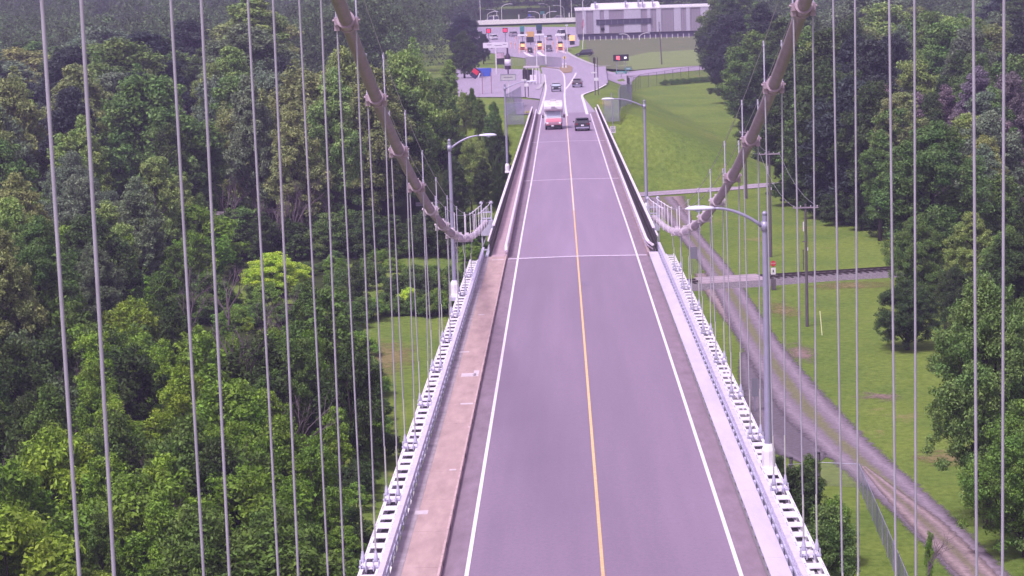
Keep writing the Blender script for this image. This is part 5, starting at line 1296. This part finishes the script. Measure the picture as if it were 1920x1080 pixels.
#byimg(SHR[0], 1318, 100, 560, BL, 'small dark shrub jutting from the trees beside the mown field')
byimg(BARE[1], 455, 520, 184, MAU, 'leafless dark tree standing in the thicket left of the clearing', name='bare_tree')
byimg(BARE[0], 700, 470, 262, MAU, 'small leafless tree at the meadow edge left of the lamp', name='bare_tree')
byimg(BARE[1], 1660, 900, 132, MAU, 'young leafless sapling beside the pink track', name='bare_tree', z=0) if False else None
plant(BARE[2], 20.6, 136, 4.6, MAU, 'bare forked sapling with few leaves between the fence and the pink track', name='bare_tree')
plant(SHR[3], 20.9, 137.2, 3.4, BR, 'spindly leafy sapling between the fence and the pink track', name='sapling', wide=.45)
plant(BARE[2], 14.8, 152, 5.0, MAU, 'leafless shrub in the bushes under the right edge of the bridge', name='bare_tree')
plant(CON, -21.5, 243, 5.2, DK, 'small dark conical evergreen in the meadow left of the bridge', name='conifer')
# --- woods
rg = random.Random(5)
def front_x(y):
    return float(np.interp(y, [120, 144, 160, 181, 205, 237, 270], [-13.2, -13.1, -13.4, -14.0, -16.6, -20.8, -23]))
def front_x_old(y):            # left edge of the cleared strip beside the bridge
    return 0
spots = []
def ok(x, y, r):
    for a, b_, q in spots:
        if (a - x) ** 2 + (b_ - y) ** 2 < ((r + q) * .5) ** 2: return False
    spots.append((x, y, r)); return True
cnt = 0
G1 = 'trees of the wood left of the bridge'; G2 = 'trees of the wood right of the bridge'; G3 = 'shrubs of the thicket left of the bridge'
def col_pick(far=0):
    return rg.choice([MD, MD, DK, LT, OL, OL, LT, BL, GG, GG])
# left wood: front rows
def wood(x0f, x1f, ya, yb, step, n_max, hr, label, group, protos=BIG, far=0, wide=(0.85, 1.15)):
    n = 0; y = ya
    while y < yb and n < n_max:
        xa, xb = x0f(y), x1f(y); x = xa + rg.uniform(0, step)
        while x < xb and n < n_max:
            X, Y = x + rg.uniform(-.3, .3) * step, y + rg.uniform(-.35, .35) * step
            cc = col_pick(far); cw = {DK: 'dark green', MD: 'mid green', LT: 'pale green', OL: 'olive', BL: 'blackish green', GG: 'grey green'}[cc]; hh_ = rg.uniform(*hr)
            plant(rg.choice(protos), X, Y, hh_, cc, ('taller ' if hh_ > sum(hr) / 2 else 'lower ') + cw + ' ' + label + ' ' + column(X, Y, hh_ * .6), group=group, wide=rg.uniform(*wide)); n += 1
            x += step * rg.uniform(.85, 1.15)
        y += step * .95
    return n
L_edge = lambda y: -0.255 * y - 8
n1 = wood(lambda y: L_edge(y), lambda y: -25 if y < 320 else -20, 286, 354, 10.3, 70, (15, 22), 'front tree of the left wood,', G1)
n2 = wood(lambda y: L_edge(y), lambda y: -50, 362, 470, 13.5, 48, (15, 22), 'tree deep in the left wood,', G1, wide=(1.4, 1.8))
# left near trees
n3 = wood(lambda y: L_edge(y), lambda y: -41.5, 198, 284, 9.3, 46, (11, 16), 'tree behind the thicket,', 'trees above the left thicket', protos=BIG + FINE)
# right woods
R_edge = lambda y: 0.205 * y + 8
n4 = wood(lambda y: 36 + (y - 320) * .06, R_edge, 322, 420, 11, 48, (17, 23), 'front tree of the right wood,', G2)
n5 = wood(lambda y: 40 + (y - 420) * .028, R_edge, 430, 540, 15, 24, (16, 22), 'tree deep in the right wood,', G2, wide=(1.4, 1.75))
n6 = wood(lambda y: 40, R_edge, 262, 318, 10.5, 16, (12, 17), 'tree behind the railway,', 'trees by the railway')
n7 = wood(lambda y: 34.5, R_edge, 152, 205, 9, 14, (9, 14), 'tree right of the track,', 'trees right of the gravel track', protos=FINE)
for k in range(8):
    Y = rg.uniform(262, 300); x = rg.uniform(36, 56)
    plant(rg.choice(BARE[:2]), x + 2, Y, rg.uniform(11, 17), MAU, 'leafless purplish tree among the green trees right of the railway', name='bare_tree', group='bare trees right of the railway', wide=1.1)
for k in range(9):
    Y = rg.uniform(288, 300); x = rg.uniform(-52, -24)
    plant(rg.choice(BARE[:2]), x, Y - 6, rg.uniform(8, 14), MAU, 'pale leafless trunk at the front of the dark left treeline', name='bare_tree', group='bare trees at the left treeline')
print('counts', n1, n2, n3, n4, n5, n6, n7)
# thicket
ns = 0
y = 128.0
while y < 268:
    xa, xb = -0.235 * y - 5, front_x(y) - 2.4; x = xa
    while x < xb and ns < 290:
        dl = (x - xa) / (xb - xa)
        if x > -38 and y > 222 and rg.random() < .5: x += 4; continue
        near = (y - 128) / 140
        h = rg.choice((rg.uniform(2.4, 4.5), rg.uniform(4, 7.5), rg.uniform(6.5, 9.5))) if dl > .35 else rg.uniform(4.0, 10.5)
        if x > -38 and y > 200: h = rg.uniform(1.6, 3.6) if y < 222 else rg.uniform(1.0, 2.2)
        c = rg.choice([MD, BR, BR, BR, MD, DK, MD, YB])
        if dl < .28 and y > 150: c = rg.choice([DK, DK, MD, GG])
        cw = {DK: 'dark green', MD: 'mid green', BR: 'bright green', LT: 'pale green', GG: 'grey green', OL: 'olive', YB: 'yellow green'}[c]; c = tuple(v * k for v, k in zip(c, (.78, .80, .55))); tw = 'tall' if h > 6 else 'low' if h < 4 else 'middling'
        zw = ('at the bottom edge ' if y < 158 else 'in mid thicket ' if y < 205 else 'in the far thicket ') + column(x, y, h * .6)
        plant(rg.choice(SHR), x + rg.uniform(-1, 1), y + rg.uniform(-1.3, 1.3), h, c, tw + ' ' + cw + ' shrub ' + zw, cat='shrub', name='shrub', group=G3, wide=rg.uniform(.75, 1.15)); ns += 1
        x += rg.uniform(2.4, 5.4)
    y += 4.2
for k in range(30):
    x = -66 + k * 1.9 + rg.uniform(-.6, .6); plant(rg.choice(SHR), x, 283 + rg.uniform(-2, 3), rg.uniform(3, 6.5), rg.choice([DK, MD, DK]), ORD[k] + ' dark undergrowth shrub from the left below the front trees of the left wood', cat='shrub', name='shrub', group='undergrowth of the left treeline', wide=1.4)
print('shrubs', ns)
for k in range(10):
    plant(SHR[(0, 1, 3)[k % 3]], -47 + k * 1.9, 236.5 + (k % 3), rg.uniform(3.4, 5.2), rg.choice([MD, BR, DK]), ORD[k] + ' green shrub from the left in front of the rail strip in the left meadow', cat='shrub', name='shrub', group='shrubs before the left rail strip', wide=1.2)
for k in range(34):
    Y = 136 + k * 2.9; plant(SHR[(0, 2, 4)[k % 3]], front_x(Y) - 1.2 + rg.uniform(-.8, .7), Y, rg.uniform(1.0, 2.6), rg.choice([MD, BR, DK]), 'low weedy bush on the ragged edge between the left thicket and the grass strip', cat='shrub', name='bush', group='fringe bushes of the left thicket', wide=1.3)
for k in range(26):
    Y = rg.uniform(140, 235); x = rg.uniform(-40, -19)
    plant(rg.choice(BARE), x, Y, rg.uniform(5, 9.5), MAU, 'leafless twiggy shrub poking out of the lower left thicket', cat='shrub', name='bare_shrub', group='bare shrubs in the left thicket')
# low shrubs in the meadow and by the lamp
for px, py, c, h, lab in ((770, 585, YG, 2.6, 'yellow green round bush at the far edge of the clearing'), (820, 590, BR, 2.8, 'bright green bush beside the left lamp pole at the clearing edge'), (745, 575, DK, 3.4, 'dark bush between the yellow green bush and the thicket'), (795, 578, DK, 3.6, 'dark bush between the two bright bushes at the clearing edge'), (845, 575, MD, 4.2, 'mid green bush behind the left lamp base'),
                          (640, 560, MD, 3.0, 'low green bush in the rough meadow'), (690, 545, MD, 3.0, 'low bush beyond the rough meadow')):
    x, y = GP(px, py); plant(SHR[2], x, y, h, c, lab, cat='shrub', name='bush')
for k in range(26):
    Y = rg.uniform(246, 283); x = rg.uniform(-32, -9)
    plant(SHR[rg.choice((0, 2))], x, Y, rg.uniform(1.2, 2.6), rg.choice([MD, BR, MD]), 'low green bush in the rough meadow before the left treeline', cat='shrub', name='bush', group='low meadow bushes', wide=1.5)
# bushes below the right edge of the bridge
for x, y, h, c, lab in ((13.8, 158, 3.2, DK, 'dark bush next to the left wooden post'), (15.6, 154, 4.2, MD, 'bush under the right edge of the bridge near the fence corner'), (14.2, 147, 5.0, DK, 'dark tall bush under the right hangers'), (16.0, 142, 4.4, BR, 'bright bush between the hangers and the chain link fence'), (14.6, 136, 5.2, MD, 'bush at the bottom of the picture right of the bridge'),
                     (28.6, 146, 4.0, BR, 'bright bush at the foot of the lower right tree'), (29.5, 138, 5.0, MD, 'bush right of the pink track at the bottom edge'), (30.4, 160, 4.2, MD, 'bush beside the trunk of the lower right tree')):
    plant(SHR[int(x * 7) % 3], x, y, h, c, lab, cat='shrub', name='bush')
for k in range(20):
    x = -33 + k * 1.15 + rg.uniform(-.4, .4)
    plant(SHR[rg.choice((0, 2))], x, 240 + .215 * x + rg.uniform(-2, 2.5) + (3 if x > -20 else 0), rg.uniform(1.5, 2.7), rg.choice([MD, BR, DK, MD]), ORD[k] + ' green bush from the left in the hedge row crossing the left meadow', cat='shrub', name='bush', group='hedge row in the meadow', wide=1.35)
for k in range(16):
    plant(SHR[2], 24 + k * 1.45, 548 + k * 1.0, 1.3, MD, ORD[k] + ' low hedge bush from the left at the foot of the security fence', cat='shrub', name='hedge_bush', group='hedge at the security fence', wide=1.6)
# forest floor under the woods
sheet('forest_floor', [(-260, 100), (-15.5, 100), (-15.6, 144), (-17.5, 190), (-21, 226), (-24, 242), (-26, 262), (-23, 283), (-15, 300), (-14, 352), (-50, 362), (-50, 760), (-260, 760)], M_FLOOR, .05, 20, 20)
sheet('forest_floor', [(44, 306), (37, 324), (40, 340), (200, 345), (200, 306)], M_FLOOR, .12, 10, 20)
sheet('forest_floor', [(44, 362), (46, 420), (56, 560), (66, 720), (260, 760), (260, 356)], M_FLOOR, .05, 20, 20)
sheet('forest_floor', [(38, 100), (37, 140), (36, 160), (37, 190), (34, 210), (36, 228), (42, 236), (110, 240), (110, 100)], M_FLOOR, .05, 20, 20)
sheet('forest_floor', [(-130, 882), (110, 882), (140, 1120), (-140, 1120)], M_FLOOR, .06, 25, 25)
# far woods that read as one mass
M_LEAFF = M_LEAF.copy(); M_LEAFF.name = 'foliage_far'
_n = M_LEAFF.node_tree
for q in _n.nodes:
    if q.type == 'TEX_NOISE': q.inputs['Scale'].default_value = 0.11
_hs = [q for q in _n.nodes if q.type == 'HUE_SAT'][0]; _vr = _n.nodes.new('ShaderNodeMapRange')
_vr.inputs[1].default_value = .35; _vr.inputs[2].default_value = .65; _vr.inputs[3].default_value = .55; _vr.inputs[4].default_value = 1.45
_n.links.new([q for q in _n.nodes if q.type == 'TEX_NOISE'][0].outputs[0], _vr.inputs[0]); _n.links.new(_vr.outputs[0], _hs.inputs['Value'])
def far_wood(name, x0, x1, y0, y1, n, col, label, seed, hr=(13, 20)):
    g = np.random.default_rng(seed); cl = []
    for _ in range(n):
        y = y0 + (y1 - y0) * g.random(); xa_, xb_ = max(x0, -.26 * y - 25), min(x1, .215 * y + 25); x = g.uniform(xa_, xb_); h = g.uniform(*hr); r = g.uniform(5, 8.5); z0 = land(x, y)
        for q in range(14): cl.append((x + g.normal() * r * .42, y + g.normal() * r * .42, z0 + h - r * .9 + g.normal() * r * .5, r * g.uniform(.18, .36)))
    me = leaf_mesh(name, cl, n * 950, .36, seed); me.materials.clear(); me.materials.append(M_LEAFF); o = bpy.data.objects.new(name, me); C.objects.link(o); o.color = (*col, 1)
    tag(o, label, 'wood', kind='stuff'); return o
far_wood('far_wood', -330, -33, 474, 720, 330, (.085, .125, .052), 'dense distant part of the left wood', 65, (15, 21))
far_wood('far_wood', 58, 330, 546, 745, 150, (.095, .140, .060), 'dense distant part of the right wood', 66, (15, 21))
far_wood('far_wood', -330, -32, 720, 1080, 380, (.070, .095, .052), 'hazy far wood beyond the left trees', 61)
far_wood('far_wood', 58, 330, 745, 1080, 240, (.070, .095, .052), 'hazy far wood behind the right trees', 62)
far_wood('far_wood', -70, 90, 886, 1090, 300, (.050, .066, .036), 'hazy dark wood behind the overpass and the striped building', 63, (14, 20))
far_wood('far_hill_wood', -520, 520, 1150, 1500, 520, (.045, .060, .040), 'faint bluish wooded rise on the horizon', 64, (12, 18))

# ------------------------------------------------------------------ haze
hz = MB(); hz.box((0, 2350, 34), (5300, 5500, 75)); ho = hz.build('haze', None)
hm = bpy.data.materials.new('haze'); hm.use_nodes = True; N = hm.node_tree
for n in list(N.nodes):
    if n.type != 'OUTPUT_MATERIAL': N.nodes.remove(n)
pv = N.nodes.new('ShaderNodeVolumePrincipled'); pv.inputs['Color'].default_value = (.68, .63, .98, 1); pv.inputs['Density'].default_value = 0.00034; pv.inputs['Anisotropy'].default_value = .2
N.links.new(pv.outputs[0], [n for n in N.nodes if n.type == 'OUTPUT_MATERIAL'][0].inputs['Volume'])
ho.data.materials.clear(); ho.data.materials.append(hm); tag(ho, 'thin lilac haze over the distance', 'haze', kind='stuff')
